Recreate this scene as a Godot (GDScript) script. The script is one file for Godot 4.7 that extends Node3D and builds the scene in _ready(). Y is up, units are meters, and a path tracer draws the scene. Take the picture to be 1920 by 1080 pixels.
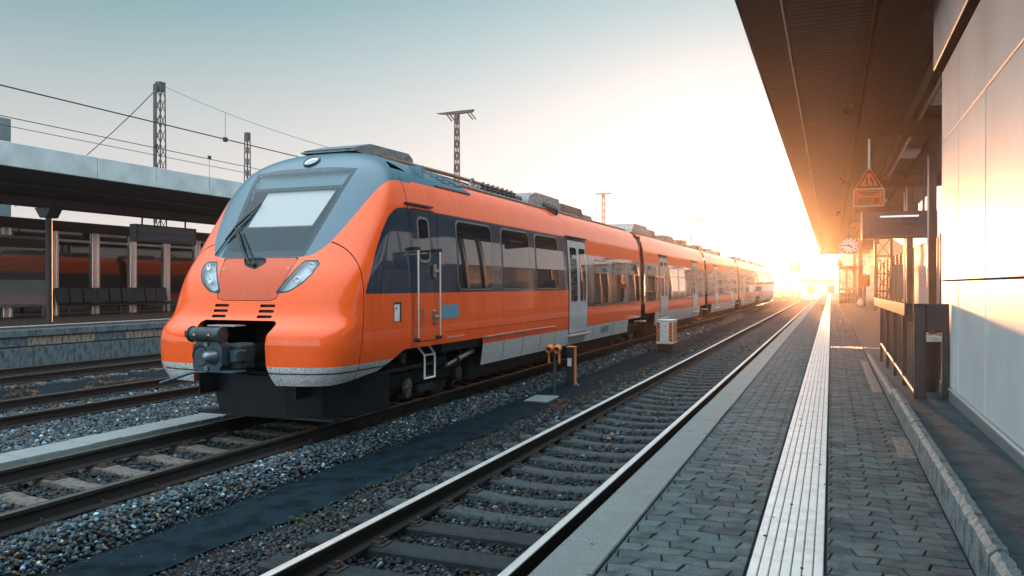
extends Node3D
# A commuter train standing at a platform, low sun ahead through haze.
# x to the right, y up, -z along the tracks. Near rail head at y 0.353, train rail head at y 0.488.

const NEAR_TRACK := -2.83
const TRAIN_TRACK := -6.96
const RAIL_NEAR := 0.353
const RAIL_FAR := 0.488
const PLATFORM := 1.113
const FAR_PLATFORM := 1.26

var M := {}
var T := {}
var used := {}
var rng := RandomNumberGenerator.new()


class MB:
	var v := PackedVector3Array()
	var n := PackedVector3Array()

	func t(a: Vector3, b: Vector3, c: Vector3) -> void:
		var k := (b - a).cross(c - a).normalized()
		v.append(a); v.append(c); v.append(b)
		n.append(k); n.append(k); n.append(k)

	func tn(a: Vector3, b: Vector3, c: Vector3, na: Vector3, nb: Vector3, nc: Vector3) -> void:
		v.append(a); v.append(c); v.append(b)
		n.append(na); n.append(nc); n.append(nb)

	func q(a: Vector3, b: Vector3, c: Vector3, d: Vector3) -> void:
		t(a, b, c); t(a, c, d)

	func qn(a: Vector3, b: Vector3, c: Vector3, d: Vector3, na: Vector3, nb: Vector3, nc: Vector3, nd: Vector3) -> void:
		tn(a, b, c, na, nb, nc); tn(a, c, d, na, nc, nd)

	func box(lo: Vector3, hi: Vector3) -> MB:
		var a := Vector3(minf(lo.x, hi.x), minf(lo.y, hi.y), minf(lo.z, hi.z))
		var b := Vector3(maxf(lo.x, hi.x), maxf(lo.y, hi.y), maxf(lo.z, hi.z))
		q(Vector3(a.x, a.y, b.z), Vector3(b.x, a.y, b.z), Vector3(b.x, b.y, b.z), Vector3(a.x, b.y, b.z))
		q(Vector3(b.x, a.y, a.z), Vector3(a.x, a.y, a.z), Vector3(a.x, b.y, a.z), Vector3(b.x, b.y, a.z))
		q(Vector3(b.x, a.y, b.z), Vector3(b.x, a.y, a.z), Vector3(b.x, b.y, a.z), Vector3(b.x, b.y, b.z))
		q(Vector3(a.x, a.y, a.z), Vector3(a.x, a.y, b.z), Vector3(a.x, b.y, b.z), Vector3(a.x, b.y, a.z))
		q(Vector3(a.x, b.y, b.z), Vector3(b.x, b.y, b.z), Vector3(b.x, b.y, a.z), Vector3(a.x, b.y, a.z))
		q(Vector3(a.x, a.y, a.z), Vector3(b.x, a.y, a.z), Vector3(b.x, a.y, b.z), Vector3(a.x, a.y, b.z))
		return self

	# box with chamfered edges: an inner rectangle on each face, joined
	func cbox(lo: Vector3, hi: Vector3, r := 0.01) -> MB:
		var c := (lo + hi) / 2.0
		var h := (hi - lo).abs() / 2.0
		r = minf(r, minf(h.x, minf(h.y, h.z)) * 0.9)
		var i := h - Vector3(r, r, r)
		var ax := [Vector3.RIGHT, Vector3.UP, Vector3.BACK]
		for k in 3:
			for s in [-1.0, 1.0]:
				var u: Vector3 = ax[(k + 1) % 3]
				var w: Vector3 = ax[(k + 2) % 3]
				var o: Vector3 = c + ax[k] * s * h[k]
				var hu: float = i[(k + 1) % 3]
				var hw: float = i[(k + 2) % 3]
				if s > 0:
					q(o - u * hu - w * hw, o + u * hu - w * hw, o + u * hu + w * hw, o - u * hu + w * hw)
				else:
					q(o - u * hu + w * hw, o + u * hu + w * hw, o + u * hu - w * hw, o - u * hu - w * hw)
		for k in 3:
			var e1 := (k + 1) % 3
			var e2 := (k + 2) % 3
			for s1 in [-1.0, 1.0]:
				for s2 in [-1.0, 1.0]:
					var d: Vector3 = ax[k] * i[k]
					var p1: Vector3 = c + ax[e1] * s1 * h[e1] + ax[e2] * s2 * i[e2]
					var p2: Vector3 = c + ax[e1] * s1 * i[e1] + ax[e2] * s2 * h[e2]
					_edge(p1, p2, d, c)
		for sx in [-1.0, 1.0]:
			for sy in [-1.0, 1.0]:
				for sz in [-1.0, 1.0]:
					var a := c + Vector3(sx * h.x, sy * i.y, sz * i.z)
					var b := c + Vector3(sx * i.x, sy * h.y, sz * i.z)
					var e := c + Vector3(sx * i.x, sy * i.y, sz * h.z)
					if (b - a).cross(e - a).dot(a - c) > 0:
						t(a, b, e)
					else:
						t(a, e, b)
		return self

	func _edge(p1: Vector3, p2: Vector3, d: Vector3, c: Vector3) -> void:
		if (p1 + d - (p1 - d)).cross(p2 - p1).dot((p1 + p2) / 2.0 - c) > 0:
			q(p1 - d, p1 + d, p2 + d, p2 - d)
		else:
			q(p2 - d, p2 + d, p1 + d, p1 - d)

	func tube(a: Vector3, b: Vector3, r0: float, r1 := -1.0, seg := 8, caps := true) -> MB:
		if r1 < 0: r1 = r0
		var ax := (b - a).normalized()
		var u := ax.cross(Vector3.UP if absf(ax.y) < 0.9 else Vector3.RIGHT).normalized()
		var w := ax.cross(u)
		for k in seg:
			var t0 := TAU * k / seg
			var t1 := TAU * (k + 1) / seg
			var d0 := u * cos(t0) + w * sin(t0)
			var d1 := u * cos(t1) + w * sin(t1)
			qn(a + d0 * r0, a + d1 * r0, b + d1 * r1, b + d0 * r1, d0, d1, d1, d0)
			if caps:
				if r1 > 0: t(b, b + d0 * r1, b + d1 * r1)
				if r0 > 0: t(a, a + d1 * r0, a + d0 * r0)
		return self

	func pipe(pts: Array, r: float, seg := 6) -> MB:
		for k in pts.size() - 1:
			tube(pts[k], pts[k + 1], r, r, seg)
		return self

	# profile [[radius, along]...] round an axis through o along ax
	func lathe(o: Vector3, ax: Vector3, prof: Array, seg := 20) -> MB:
		ax = ax.normalized()
		var u := ax.cross(Vector3.UP if absf(ax.y) < 0.9 else Vector3.RIGHT).normalized()
		var w := ax.cross(u)
		for k in prof.size() - 1:
			var a: Array = prof[k]
			var b: Array = prof[k + 1]
			var dn := Vector2(b[1] - a[1], -(b[0] - a[0])).normalized()
			for s in seg:
				var t0 := TAU * s / seg
				var t1 := TAU * (s + 1) / seg
				var d0 := u * cos(t0) + w * sin(t0)
				var d1 := u * cos(t1) + w * sin(t1)
				var n0 := d0 * dn.x + ax * dn.y
				var n1 := d1 * dn.x + ax * dn.y
				qn(o + d0 * a[0] + ax * a[1], o + d1 * a[0] + ax * a[1], o + d1 * b[0] + ax * b[1], o + d0 * b[0] + ax * b[1], n0, n1, n1, n0)
		return self

	# a flat outline (counterclockwise seen from +w) in the plane o + u*x + v*y, pushed back to a depth along -w
	func plate(o: Vector3, u: Vector3, vv: Vector3, poly: PackedVector2Array, depth: float) -> MB:
		var w := u.cross(vv).normalized()
		if Geometry2D.is_polygon_clockwise(poly):
			poly = poly.duplicate()
			poly.reverse()
		var idx := Geometry2D.triangulate_polygon(poly)
		for k in range(0, idx.size(), 3):
			var a := o + u * poly[idx[k]].x + vv * poly[idx[k]].y
			var b := o + u * poly[idx[k + 1]].x + vv * poly[idx[k + 1]].y
			var c := o + u * poly[idx[k + 2]].x + vv * poly[idx[k + 2]].y
			if (b - a).cross(c - a).dot(w) < 0:
				var z := b
				b = c
				c = z
			t(a, b, c)
			t(a - w * depth, c - w * depth, b - w * depth)
		for k in poly.size():
			var a2 := o + u * poly[k].x + vv * poly[k].y
			var b2 := o + u * poly[(k + 1) % poly.size()].x + vv * poly[(k + 1) % poly.size()].y
			q(a2 - w * depth, b2 - w * depth, b2, a2)
		return self

	# sweep a closed profile (x across, y up; counterclockwise seen from ahead) along points with a given right vector
	func sweep(prof: PackedVector2Array, pts: Array, rights: Array, caps := true) -> MB:
		var np := prof.size()
		for k in pts.size() - 1:
			for j in np:
				var a: Vector2 = prof[j]
				var b: Vector2 = prof[(j + 1) % np]
				var p0: Vector3 = pts[k] + rights[k] * a.x + Vector3.UP * a.y
				var p1: Vector3 = pts[k] + rights[k] * b.x + Vector3.UP * b.y
				var p2: Vector3 = pts[k + 1] + rights[k + 1] * b.x + Vector3.UP * b.y
				var p3: Vector3 = pts[k + 1] + rights[k + 1] * a.x + Vector3.UP * a.y
				q(p0, p3, p2, p1)
		return self

	func mesh() -> ArrayMesh:
		var a := []
		a.resize(Mesh.ARRAY_MAX)
		a[Mesh.ARRAY_VERTEX] = v
		a[Mesh.ARRAY_NORMAL] = n
		var m := ArrayMesh.new()
		m.add_surface_from_arrays(Mesh.PRIMITIVE_TRIANGLES, a)
		return m


# ---------- naming and tagging ----------
func numbered(called: String) -> String:
	if not used.has(called):
		used[called] = 0
		return called
	used[called] += 1
	return "%s_%03d" % [called, used[called]]


func thing(called: String, label: String, category: String, at := Vector3.ZERO, group := "", turn := 0.0) -> Node3D:
	var o := Node3D.new()
	o.name = numbered(called)
	add_child(o)
	o.position = at
	o.rotation.y = turn
	tag(o, label, category, group)
	return o


func tag(o: Node, label: String, category: String, group := "") -> void:
	o.set_meta("label", label)
	o.set_meta("category", category)
	if group: o.set_meta("group", group)


func part(called: String, mb, m: Material, parent: Node = null) -> MeshInstance3D:
	var o := MeshInstance3D.new()
	o.mesh = mb.mesh() if mb is MB else mb
	o.material_override = m
	if parent:
		o.name = called
		parent.add_child(o, true)
	else:
		o.name = numbered(called)
		add_child(o)
	return o


func struct(called: String, mb, m: Material, label := "") -> MeshInstance3D:
	var o := part(called, mb, m)
	o.set_meta("kind", "structure")
	if label: o.set_meta("label", label)
	return o


func copy(o: Node3D, at: Vector3, label: String, turn := 0.0) -> Node3D:
	var c: Node3D = o.duplicate()
	c.name = numbered(String(o.name).rsplit("_", true, 1)[0] if String(o.name).right(3).is_valid_int() else String(o.name))
	add_child(c)
	c.position = at
	c.rotation.y = turn
	c.set_meta("label", label)
	return c


# ---------- materials ----------
func noise_tex(freq: float, lo: float, hi: float, oct := 4, kind := FastNoiseLite.TYPE_SIMPLEX_SMOOTH, size := 512, sd := 1, mid := -1.0) -> NoiseTexture2D:
	var f := FastNoiseLite.new()
	f.noise_type = kind
	f.frequency = freq
	f.fractal_octaves = oct
	f.seed = sd
	var g := Gradient.new()
	g.set_color(0, Color(lo, lo, lo))
	g.set_color(1, Color(hi, hi, hi))
	if mid >= 0.0: g.add_point(0.5, Color(mid, mid, mid))
	var tx := NoiseTexture2D.new()
	tx.width = size
	tx.height = size
	tx.seamless = true
	tx.noise = f
	tx.color_ramp = g
	return tx


func mat(called: String, r: float, g: float, b: float, rough := 0.7, metal := 0.0, o := {}) -> StandardMaterial3D:
	var m := StandardMaterial3D.new()
	m.resource_name = called
	m.albedo_color = Color(r, g, b).linear_to_srgb()
	m.roughness = rough
	m.metallic = metal
	if o.has("alpha"):
		m.transparency = BaseMaterial3D.TRANSPARENCY_ALPHA
		m.albedo_color.a = o.alpha
	if o.has("spec"): m.metallic_specular = o.spec
	if o.has("tex"):
		m.albedo_texture = T[o.tex]
		m.uv1_triplanar = true
		m.uv1_world_triplanar = true
		var s = o.get("ts", 1.0)
		m.uv1_scale = s if s is Vector3 else Vector3(s, s, s)
	if o.has("tex2"):
		m.detail_enabled = true
		m.detail_albedo = T[o.tex2]
		m.detail_blend_mode = BaseMaterial3D.BLEND_MODE_MUL
		m.detail_uv_layer = BaseMaterial3D.DETAIL_UV_2
		m.uv2_triplanar = true
		m.uv2_world_triplanar = true
		var s2 = o.get("ts2", 0.2)
		m.uv2_scale = s2 if s2 is Vector3 else Vector3(s2, s2, s2)
	if o.has("rtex"):
		m.roughness_texture = T[o.rtex]
		m.roughness_texture_channel = BaseMaterial3D.TEXTURE_CHANNEL_RED
		if not m.uv1_triplanar:
			m.uv1_triplanar = true
			m.uv1_world_triplanar = true
			var s3 = o.get("ts", 1.0)
			m.uv1_scale = s3 if s3 is Vector3 else Vector3(s3, s3, s3)
	if o.has("bump"):
		m.heightmap_enabled = true
		m.heightmap_texture = T[o.bump]
		m.heightmap_scale = o.get("bs", 0.5)
		if not m.uv1_triplanar:
			m.uv1_triplanar = true
			m.uv1_world_triplanar = true
			var s4 = o.get("ts", 1.0)
			m.uv1_scale = s4 if s4 is Vector3 else Vector3(s4, s4, s4)
	if o.has("coat"):
		m.clearcoat_enabled = true
		m.clearcoat = o.coat
		m.clearcoat_roughness = o.get("cr", 0.03)
	if o.has("vc"):
		m.vertex_color_use_as_albedo = true
	if o.has("glow"):
		m.emission_enabled = true
		m.emission = Color(r, g, b).linear_to_srgb()
		m.emission_energy_multiplier = o.glow
	M[called] = m
	return m


func interp(tab: Array, x: float) -> float:
	var k := tab.size()
	if x <= tab[0][0]: return tab[0][1]
	if x >= tab[k - 1][0]: return tab[k - 1][1]
	var i := 0
	while tab[i + 1][0] < x: i += 1
	var x0: float = tab[i][0]
	var x1: float = tab[i + 1][0]
	var y0: float = tab[i][1]
	var y1: float = tab[i + 1][1]
	var h := x1 - x0
	var s := (y1 - y0) / h
	var m0 := s
	var m1 := s
	if i > 0:
		var sp: float = (y0 - tab[i - 1][1]) / (x0 - tab[i - 1][0])
		m0 = 0.0 if sp * s <= 0 else 2.0 * sp * s / (sp + s)
	if i + 2 < k:
		var sn: float = (tab[i + 2][1] - y1) / (tab[i + 2][0] - x1)
		m1 = 0.0 if sn * s <= 0 else 2.0 * sn * s / (sn + s)
	var u := (x - x0) / h
	return y0 * (1 + 2 * u) * (1 - u) * (1 - u) + m0 * h * u * (1 - u) * (1 - u) + y1 * u * u * (3 - 2 * u) + m1 * h * u * u * (u - 1)


func lin(tab: Array, x: float) -> float:
	var k := tab.size()
	if x <= tab[0][0]: return tab[0][1]
	if x >= tab[k - 1][0]: return tab[k - 1][1]
	var i := 0
	while tab[i + 1][0] < x: i += 1
	return lerpf(tab[i][1], tab[i + 1][1], (x - tab[i][0]) / (tab[i + 1][0] - tab[i][0]))


func circle(r: float, seg := 20, at := Vector2.ZERO) -> PackedVector2Array:
	var p := PackedVector2Array()
	for k in seg:
		p.append(at + Vector2(cos(TAU * k / seg), sin(TAU * k / seg)) * r)
	return p


func rounded(x0: float, y0: float, x1: float, y1: float, r: float, seg := 4) -> PackedVector2Array:
	var p := PackedVector2Array()
	for c in [[x1 - r, y1 - r, 0.0], [x0 + r, y1 - r, 0.25], [x0 + r, y0 + r, 0.5], [x1 - r, y0 + r, 0.75]]:
		for k in seg + 1:
			var a: float = TAU * (c[2] + 0.25 * k / seg)
			p.append(Vector2(c[0] + cos(a) * r, c[1] + sin(a) * r))
	return p


func sun_towards() -> Vector3:
	var e := deg_to_rad(1.7)
	var a := deg_to_rad(5.0)
	return Vector3(-sin(a) * cos(e), sin(e), -cos(a) * cos(e))


func sky_image() -> ImageTexture:
	var w := 512
	var h := 256
	var im := Image.create_empty(w, h, false, Image.FORMAT_RGBF)
	var s := sun_towards()
	for y in h:
		var el := PI * (0.5 - (y + 0.5) / h)
		for x in w:
			var az := TAU * ((x + 0.5) / w - 0.5)
			var d := Vector3(-sin(az) * cos(el), sin(el), cos(az) * cos(el))
			var deg := rad_to_deg(el)
			var g := rad_to_deg(s.angle_to(d))
			# evening air: pale and warm low down towards the sun, teal above it, a cool bright veil of high cloud overhead and behind
			var low := Vector3(0.190, 0.178, 0.173).lerp(Vector3(0.68, 0.80, 0.85), smoothstep(80.0, 150.0, g))
			var high := Vector3(0.006, 0.068, 0.084).lerp(Vector3(0.29, 0.37, 0.40), smoothstep(48.0, 95.0, g))
			var top := Vector3(0.10, 0.16, 0.18).lerp(Vector3(0.68, 0.80, 0.87), smoothstep(40.0, 80.0, g))
			var c := low.lerp(high, smoothstep(2.0, 26.0, deg)).lerp(top, smoothstep(22.0, 60.0, deg))
			# wide pale brightening and tighter warm glows round the sun
			c += Vector3(0.105, 0.096, 0.091) * exp(-pow(g / 32.0, 2.0)) + Vector3(0.10, 0.08, 0.068) * exp(-pow(g / 8.0, 1.3)) + Vector3(2.6, 2.0, 1.6) * exp(-pow(g / 2.6, 1.2))
			im.set_pixel(x, y, Color(c.x, c.y, c.z))
	return ImageTexture.create_from_image(im)


func _ready() -> void:
	rng.seed = 7
	# ----- camera -----
	var cam := Camera3D.new()
	cam.name = "camera"
	add_child(cam)
	cam.position = Vector3(0, 2.33, 0)
	cam.rotation = Vector3(deg_to_rad(-0.19), deg_to_rad(21.83), 0)
	cam.fov = 39.77
	cam.near = 0.05
	cam.far = 1500.0
	# ----- sky, haze, exposure -----
	var we := WorldEnvironment.new()
	var e := Environment.new()
	e.background_mode = Environment.BG_SKY
	var sk := Sky.new()
	var pm := PanoramaSkyMaterial.new()
	pm.panorama = sky_image()
	sk.sky_material = pm
	e.sky = sk
	e.background_energy_multiplier = 1.0
	e.tonemap_mode = Environment.TONE_MAPPER_LINEAR
	e.tonemap_exposure = 4.1
	e.volumetric_fog_enabled = true
	e.volumetric_fog_density = 0.00095
	e.volumetric_fog_albedo = Color(1.0, 0.97, 0.93)
	e.volumetric_fog_anisotropy = 0.88
	e.sdfgi_enabled = true
	e.ssao_enabled = true
	e.ssil_enabled = true
	we.environment = e
	we.name = "air"
	add_child(we)
	# ----- sun -----
	var sun := DirectionalLight3D.new()
	sun.name = "sun"
	add_child(sun)
	sun.look_at_from_position(sun_towards(), Vector3.ZERO)
	sun.light_energy = 0.62
	sun.light_color = Color(1.0, 0.66, 0.42)
	sun.light_angular_distance = 1.6
	sun.shadow_enabled = true
	textures_and_materials()
	build_ground()
	build_tracks()
	build_platform()
	build_station_building()
	build_canopy()
	build_far_platform()
	build_train()
	build_trackside()
	build_platform_objects()
	build_masts()
	build_background()
	build_ballast()


func textures_and_materials() -> void:
	T.fine = noise_tex(0.05, 0.62, 1.0, 3, FastNoiseLite.TYPE_SIMPLEX_SMOOTH, 512, 3)
	T.patch = noise_tex(0.012, 0.66, 1.0, 5, FastNoiseLite.TYPE_SIMPLEX_SMOOTH, 512, 5)
	T.soft = noise_tex(0.01, 0.86, 1.0, 4, FastNoiseLite.TYPE_SIMPLEX_SMOOTH, 512, 9)
	T.speck = noise_tex(0.22, 0.30, 1.0, 2, FastNoiseLite.TYPE_VALUE, 512, 11, 0.74)
	T.stain = noise_tex(0.016, 0.42, 1.0, 5, FastNoiseLite.TYPE_SIMPLEX_SMOOTH, 512, 21, 0.92)
	T.grime = noise_tex(0.011, 0.93, 1.0, 5, FastNoiseLite.TYPE_SIMPLEX_SMOOTH, 512, 51, 0.97)
	T.hgt = noise_tex(0.09, 0.0, 1.0, 4, FastNoiseLite.TYPE_SIMPLEX_SMOOTH, 512, 31)
	T.wave = noise_tex(0.008, 0.0, 1.0, 2, FastNoiseLite.TYPE_SIMPLEX_SMOOTH, 256, 33)
	T.rough = noise_tex(0.03, 0.55, 1.0, 4, FastNoiseLite.TYPE_SIMPLEX_SMOOTH, 512, 41)
	# setting
	mat("ground", 0.035, 0.042, 0.05, 0.95, 0, {tex = "patch", ts = 0.3, tex2 = "speck", ts2 = 2.0, bump = "hgt", bs = 2.0})
	mat("bed", 0.012, 0.02, 0.028, 0.95, 0, {tex = "speck", ts = 3.0, bump = "hgt", bs = 3.0})
	mat("asphalt", 0.016, 0.044, 0.064, 0.8, 0, {tex = "speck", ts = 4.0, tex2 = "stain", ts2 = 0.33, bump = "hgt", bs = 0.4, spec = 0.2})
	mat("rail_side", 0.03, 0.026, 0.026, 0.8, 0.2, {tex = "fine", ts = 2.0})
	mat("rail_head", 0.86, 0.84, 0.81, 0.6, 1.0, {rtex = "rough", ts = Vector3(6, 6, 0.25)})
	mat("rail_head_dull", 0.20, 0.17, 0.15, 0.38, 0.9, {rtex = "rough", ts = Vector3(6, 6, 0.25)})
	mat("sleeper_concrete", 0.085, 0.125, 0.145, 0.85, 0, {tex = "stain", ts = 1.3, tex2 = "speck", ts2 = 4.0, bump = "hgt", bs = 0.5})
	mat("sleeper_pale", 0.25, 0.225, 0.2, 0.85, 0, {tex = "stain", ts = 1.1, tex2 = "speck", ts2 = 4.0, bump = "hgt", bs = 0.5})
	mat("sleeper_wood", 0.022, 0.042, 0.055, 0.85, 0, {tex = "fine", ts = Vector3(0.6, 6, 6), tex2 = "stain", ts2 = 0.8, bump = "hgt", bs = 0.6})
	mat("clip", 0.05, 0.04, 0.035, 0.7, 0.3)
	mat("stone", 1, 1, 1, 0.85, 0, {vc = 1})
	mat("paver_a", 0.135, 0.235, 0.265, 0.62, 0, {tex = "speck", ts = 3.2, tex2 = "stain", ts2 = 0.5, bump = "hgt", bs = 0.25})
	mat("paver_b", 0.1, 0.18, 0.21, 0.65, 0, {tex = "speck", ts = 3.1, tex2 = "stain", ts2 = 0.45, bump = "hgt", bs = 0.25})
	mat("paver_c", 0.175, 0.27, 0.295, 0.6, 0, {tex = "speck", ts = 3.3, tex2 = "stain", ts2 = 0.6, bump = "hgt", bs = 0.25})
	mat("joint_sand", 0.028, 0.048, 0.058, 0.95, 0, {tex = "speck", ts = 3.0})
	mat("edge_slab", 0.4, 0.49, 0.5, 0.55, 0, {tex = "speck", ts = 5.0, tex2 = "grime", ts2 = 0.7, bump = "hgt", bs = 0.3})
	mat("tactile_a", 0.88, 0.87, 0.85, 0.38, 0, {tex = "soft", ts = 1.5})
	mat("tactile_b", 0.84, 0.83, 0.81, 0.4, 0, {tex = "grime", ts = 0.9})
	mat("tactile_groove", 0.25, 0.24, 0.23, 0.8, 0, {tex = "stain", ts = 2.0})
	mat("kerb_edge", 0.55, 0.55, 0.52, 0.8, 0, {tex = "stain", ts = 2.0, tex2 = "speck", ts2 = 3.0})
	mat("kerb", 0.18, 0.265, 0.29, 0.85, 0, {tex = "stain", ts = 0.8, tex2 = "fine", ts2 = 3.0, bump = "hgt", bs = 0.6})
	mat("ledge", 0.045, 0.105, 0.135, 0.75, 0, {tex = "stain", ts = 0.45, tex2 = "fine", ts2 = 2.2, bump = "hgt", bs = 0.5})
	mat("platform_body", 0.09, 0.105, 0.115, 0.9, 0, {tex = "stain", ts = 0.5})
	mat("manhole", 0.22, 0.20, 0.185, 0.7, 0, {tex = "stain", ts = 1.6})
	# building and canopy
	mat("panel_enamel", 0.60, 0.65, 0.66, 0.48, 0.05, {tex = "soft", ts = 0.12})
	mat("panel_trim", 0.3, 0.35, 0.37, 0.35, 0.6)
	mat("dark_gap", 0.012, 0.012, 0.014, 0.9)
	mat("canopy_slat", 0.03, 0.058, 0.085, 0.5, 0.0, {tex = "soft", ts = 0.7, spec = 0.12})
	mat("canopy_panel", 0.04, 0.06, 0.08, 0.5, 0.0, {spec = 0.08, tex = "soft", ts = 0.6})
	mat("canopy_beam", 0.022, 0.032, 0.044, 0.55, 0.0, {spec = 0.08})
	mat("canopy_trim", 0.55, 0.53, 0.5, 0.3, 0.7)
	mat("canopy_roof", 0.2, 0.2, 0.2, 0.8)
	mat("steel_paint", 0.03, 0.035, 0.042, 0.45, 0.3, {tex = "soft", ts = 1.0})
	mat("steel_bare", 0.36, 0.34, 0.32, 0.4, 0.8, {tex = "stain", ts = 1.5})
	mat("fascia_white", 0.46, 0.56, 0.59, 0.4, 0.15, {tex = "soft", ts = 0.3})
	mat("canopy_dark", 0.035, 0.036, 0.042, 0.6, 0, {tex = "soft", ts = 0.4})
	mat("face_block", 0.4, 0.345, 0.29, 0.85, 0, {tex = "stain", ts = Vector3(1.2, 0.35, 1.2), tex2 = "fine", ts2 = 1.3, bump = "hgt", bs = 0.8})
	mat("face_block_b", 0.15, 0.215, 0.25, 0.85, 0, {tex = "stain", ts = Vector3(0.9, 0.4, 0.9), tex2 = "fine", ts2 = 1.1, bump = "hgt", bs = 0.8})
	mat("far_paving", 0.08, 0.12, 0.14, 0.6, 0, {tex = "stain", ts = 0.3, tex2 = "speck", ts2 = 1.5})
	mat("shelter_post", 0.72, 0.68, 0.63, 0.28, 0.9)
	mat("shelter_dark", 0.05, 0.058, 0.066, 0.5)
	mat("shelter_glass", 0.010, 0.013, 0.016, 0.03, 0, {spec = 0.7})
	mat("pane", 0.12, 0.14, 0.15, 0.03, 0, {alpha = 0.25})
	mat("bench_seat", 0.035, 0.05, 0.065, 0.45, 0.2)
	mat("poster_sheet", 0.6, 0.64, 0.65, 0.6)
	mat("poster_art", 0.09, 0.075, 0.06, 0.6, 0, {tex = "stain", ts = 0.9})
	mat("display_blue", 0.02, 0.05, 0.085, 0.25)
	mat("display_text", 0.75, 0.78, 0.8, 0.5, 0, {glow = 0.25})
	mat("screen_case", 0.05, 0.045, 0.045, 0.5, 0.2)
	mat("sign_orange", 0.8, 0.15, 0.022, 0.5)
	mat("sign_black", 0.02, 0.02, 0.02, 0.6)
	mat("sign_edge", 0.60, 0.58, 0.55, 0.4, 0.5)
	mat("white_paint", 0.74, 0.73, 0.71, 0.5, 0, {tex = "soft", ts = 1.2})
	mat("clock_face", 0.80, 0.79, 0.76, 0.5)
	mat("insulator", 0.12, 0.07, 0.05, 0.25)
	mat("wire", 0.05, 0.05, 0.055, 0.5, 0.6)
	mat("mast", 0.05, 0.055, 0.06, 0.7, 0.2)
	# train
	mat("paint_orange", 0.85, 0.1, 0.012, 0.4, 0, {coat = 0.6, cr = 0.04, tex = "grime", ts = Vector3(0.9, 0.3, 0.9), spec = 0.3})
	mat("paint_hood", 0.85, 0.1, 0.012, 0.6, 0, {coat = 0.25, cr = 0.3, tex = "grime", ts = Vector3(2.0, 0.6, 2.0), tex2 = "fine", ts2 = 3.0, spec = 0.5})
	mat("paint_band", 0.01, 0.026, 0.048, 0.3, 0, {coat = 1.0, cr = 0.03, spec = 0.25})
	mat("paint_mask", 0.018, 0.078, 0.12, 0.4, 0, {coat = 0.4, cr = 0.08})
	mat("paint_grey", 0.60, 0.61, 0.61, 0.45, 0, {coat = 0.4, cr = 0.15, tex = "grime", ts = 0.8, tex2 = "stain", ts2 = 3.0})
	mat("paint_roof", 0.16, 0.165, 0.17, 0.55, 0, {tex = "stain", ts = 0.6})
	mat("door_grey", 0.40, 0.42, 0.44, 0.4, 0.1, {coat = 0.6, cr = 0.08})
	mat("tinted_glass", 0.012, 0.014, 0.017, 0.02, 0, {spec = 0.85})
	mat("windscreen_glass", 0.02, 0.09, 0.13, 0.02, 0, {alpha = 0.22, spec = 0.38})
	mat("screen_border", 0.006, 0.028, 0.046, 0.15, 0, {spec = 0.4})
	mat("rubber", 0.018, 0.018, 0.02, 0.7)
	mat("seal", 0.26, 0.24, 0.22, 0.35, 0.7)
	mat("blind", 0.5, 0.53, 0.54, 0.7)
	mat("cab_dark", 0.015, 0.035, 0.05, 0.7)
	mat("cab_grey", 0.09, 0.17, 0.21, 0.7)
	mat("lamp_bowl", 0.62, 0.66, 0.68, 0.2, 0.8)
	mat("lamp_housing", 0.28, 0.38, 0.43, 0.35, 0.3)
	mat("clear_lens", 0.6, 0.7, 0.75, 0.03, 0, {alpha = 0.12})
	mat("under_dark", 0.01, 0.016, 0.023, 0.7, 0.2, {tex = "stain", ts = 1.5})
	mat("under_grey", 0.05, 0.055, 0.06, 0.55, 0.3, {tex = "stain", ts = 1.8})
	mat("coupler_metal", 0.045, 0.085, 0.11, 0.45, 0.5, {tex = "stain", ts = 3.0})
	mat("coupler_cone", 0.17, 0.20, 0.22, 0.35, 0.8)
	mat("bright_steel", 0.62, 0.60, 0.57, 0.28, 0.9)
	mat("wheel_steel", 0.10, 0.075, 0.06, 0.4, 0.8)
	mat("ladder_white", 0.72, 0.72, 0.70, 0.45)
	mat("sticker_blue", 0.10, 0.25, 0.38, 0.35, 0, {coat = 0.5})
	mat("warn_yellow", 0.72, 0.34, 0.12, 0.5)
	mat("roof_gear", 0.10, 0.095, 0.09, 0.6, 0.3, {tex = "stain", ts = 2.0})
	mat("roof_box", 0.30, 0.29, 0.28, 0.55, 0.2, {tex = "stain", ts = 1.0})
	mat("copper", 0.30, 0.15, 0.08, 0.4, 0.8)
	# trackside and background
	mat("orange_box", 0.66, 0.22, 0.06, 0.6, 0, {tex = "soft", ts = 2.0})
	mat("dry_grass", 0.15, 0.09, 0.045, 0.8)
	mat("weed", 0.06, 0.09, 0.03, 0.8)
	mat("brown_wall", 0.30, 0.20, 0.15, 0.85, 0, {tex = "stain", ts = 0.2})
	mat("house_wall", 0.48, 0.42, 0.37, 0.85, 0, {tex = "stain", ts = 0.1})
	mat("house_wall_b", 0.40, 0.31, 0.25, 0.85, 0, {tex = "stain", ts = 0.1})
	mat("house_roof", 0.16, 0.09, 0.07, 0.8)
	mat("house_window", 0.05, 0.055, 0.06, 0.1)
	mat("tower_wall", 0.10, 0.15, 0.18, 0.8, 0, {tex = "soft", ts = 0.2})
	mat("leaf", 0.10, 0.065, 0.03, 0.8)
	mat("bark", 0.06, 0.045, 0.035, 0.9)


const BED := [[-17.86, 0.10], [-17.6, 0.26], [-14.95, 0.27], [-14.9, 0.285], [-13.5, 0.285], [-13.4, 0.29], [-9.1, 0.29], [-8.95, 0.30], [-8.25, 0.23], [-7.8, 0.225], [-6.3, 0.225], [-5.78, 0.255], [-5.58, 0.10], [-4.72, 0.10], [-4.5, 0.085], [-1.3, 0.085], [-1.12, 0.05]]


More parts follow.
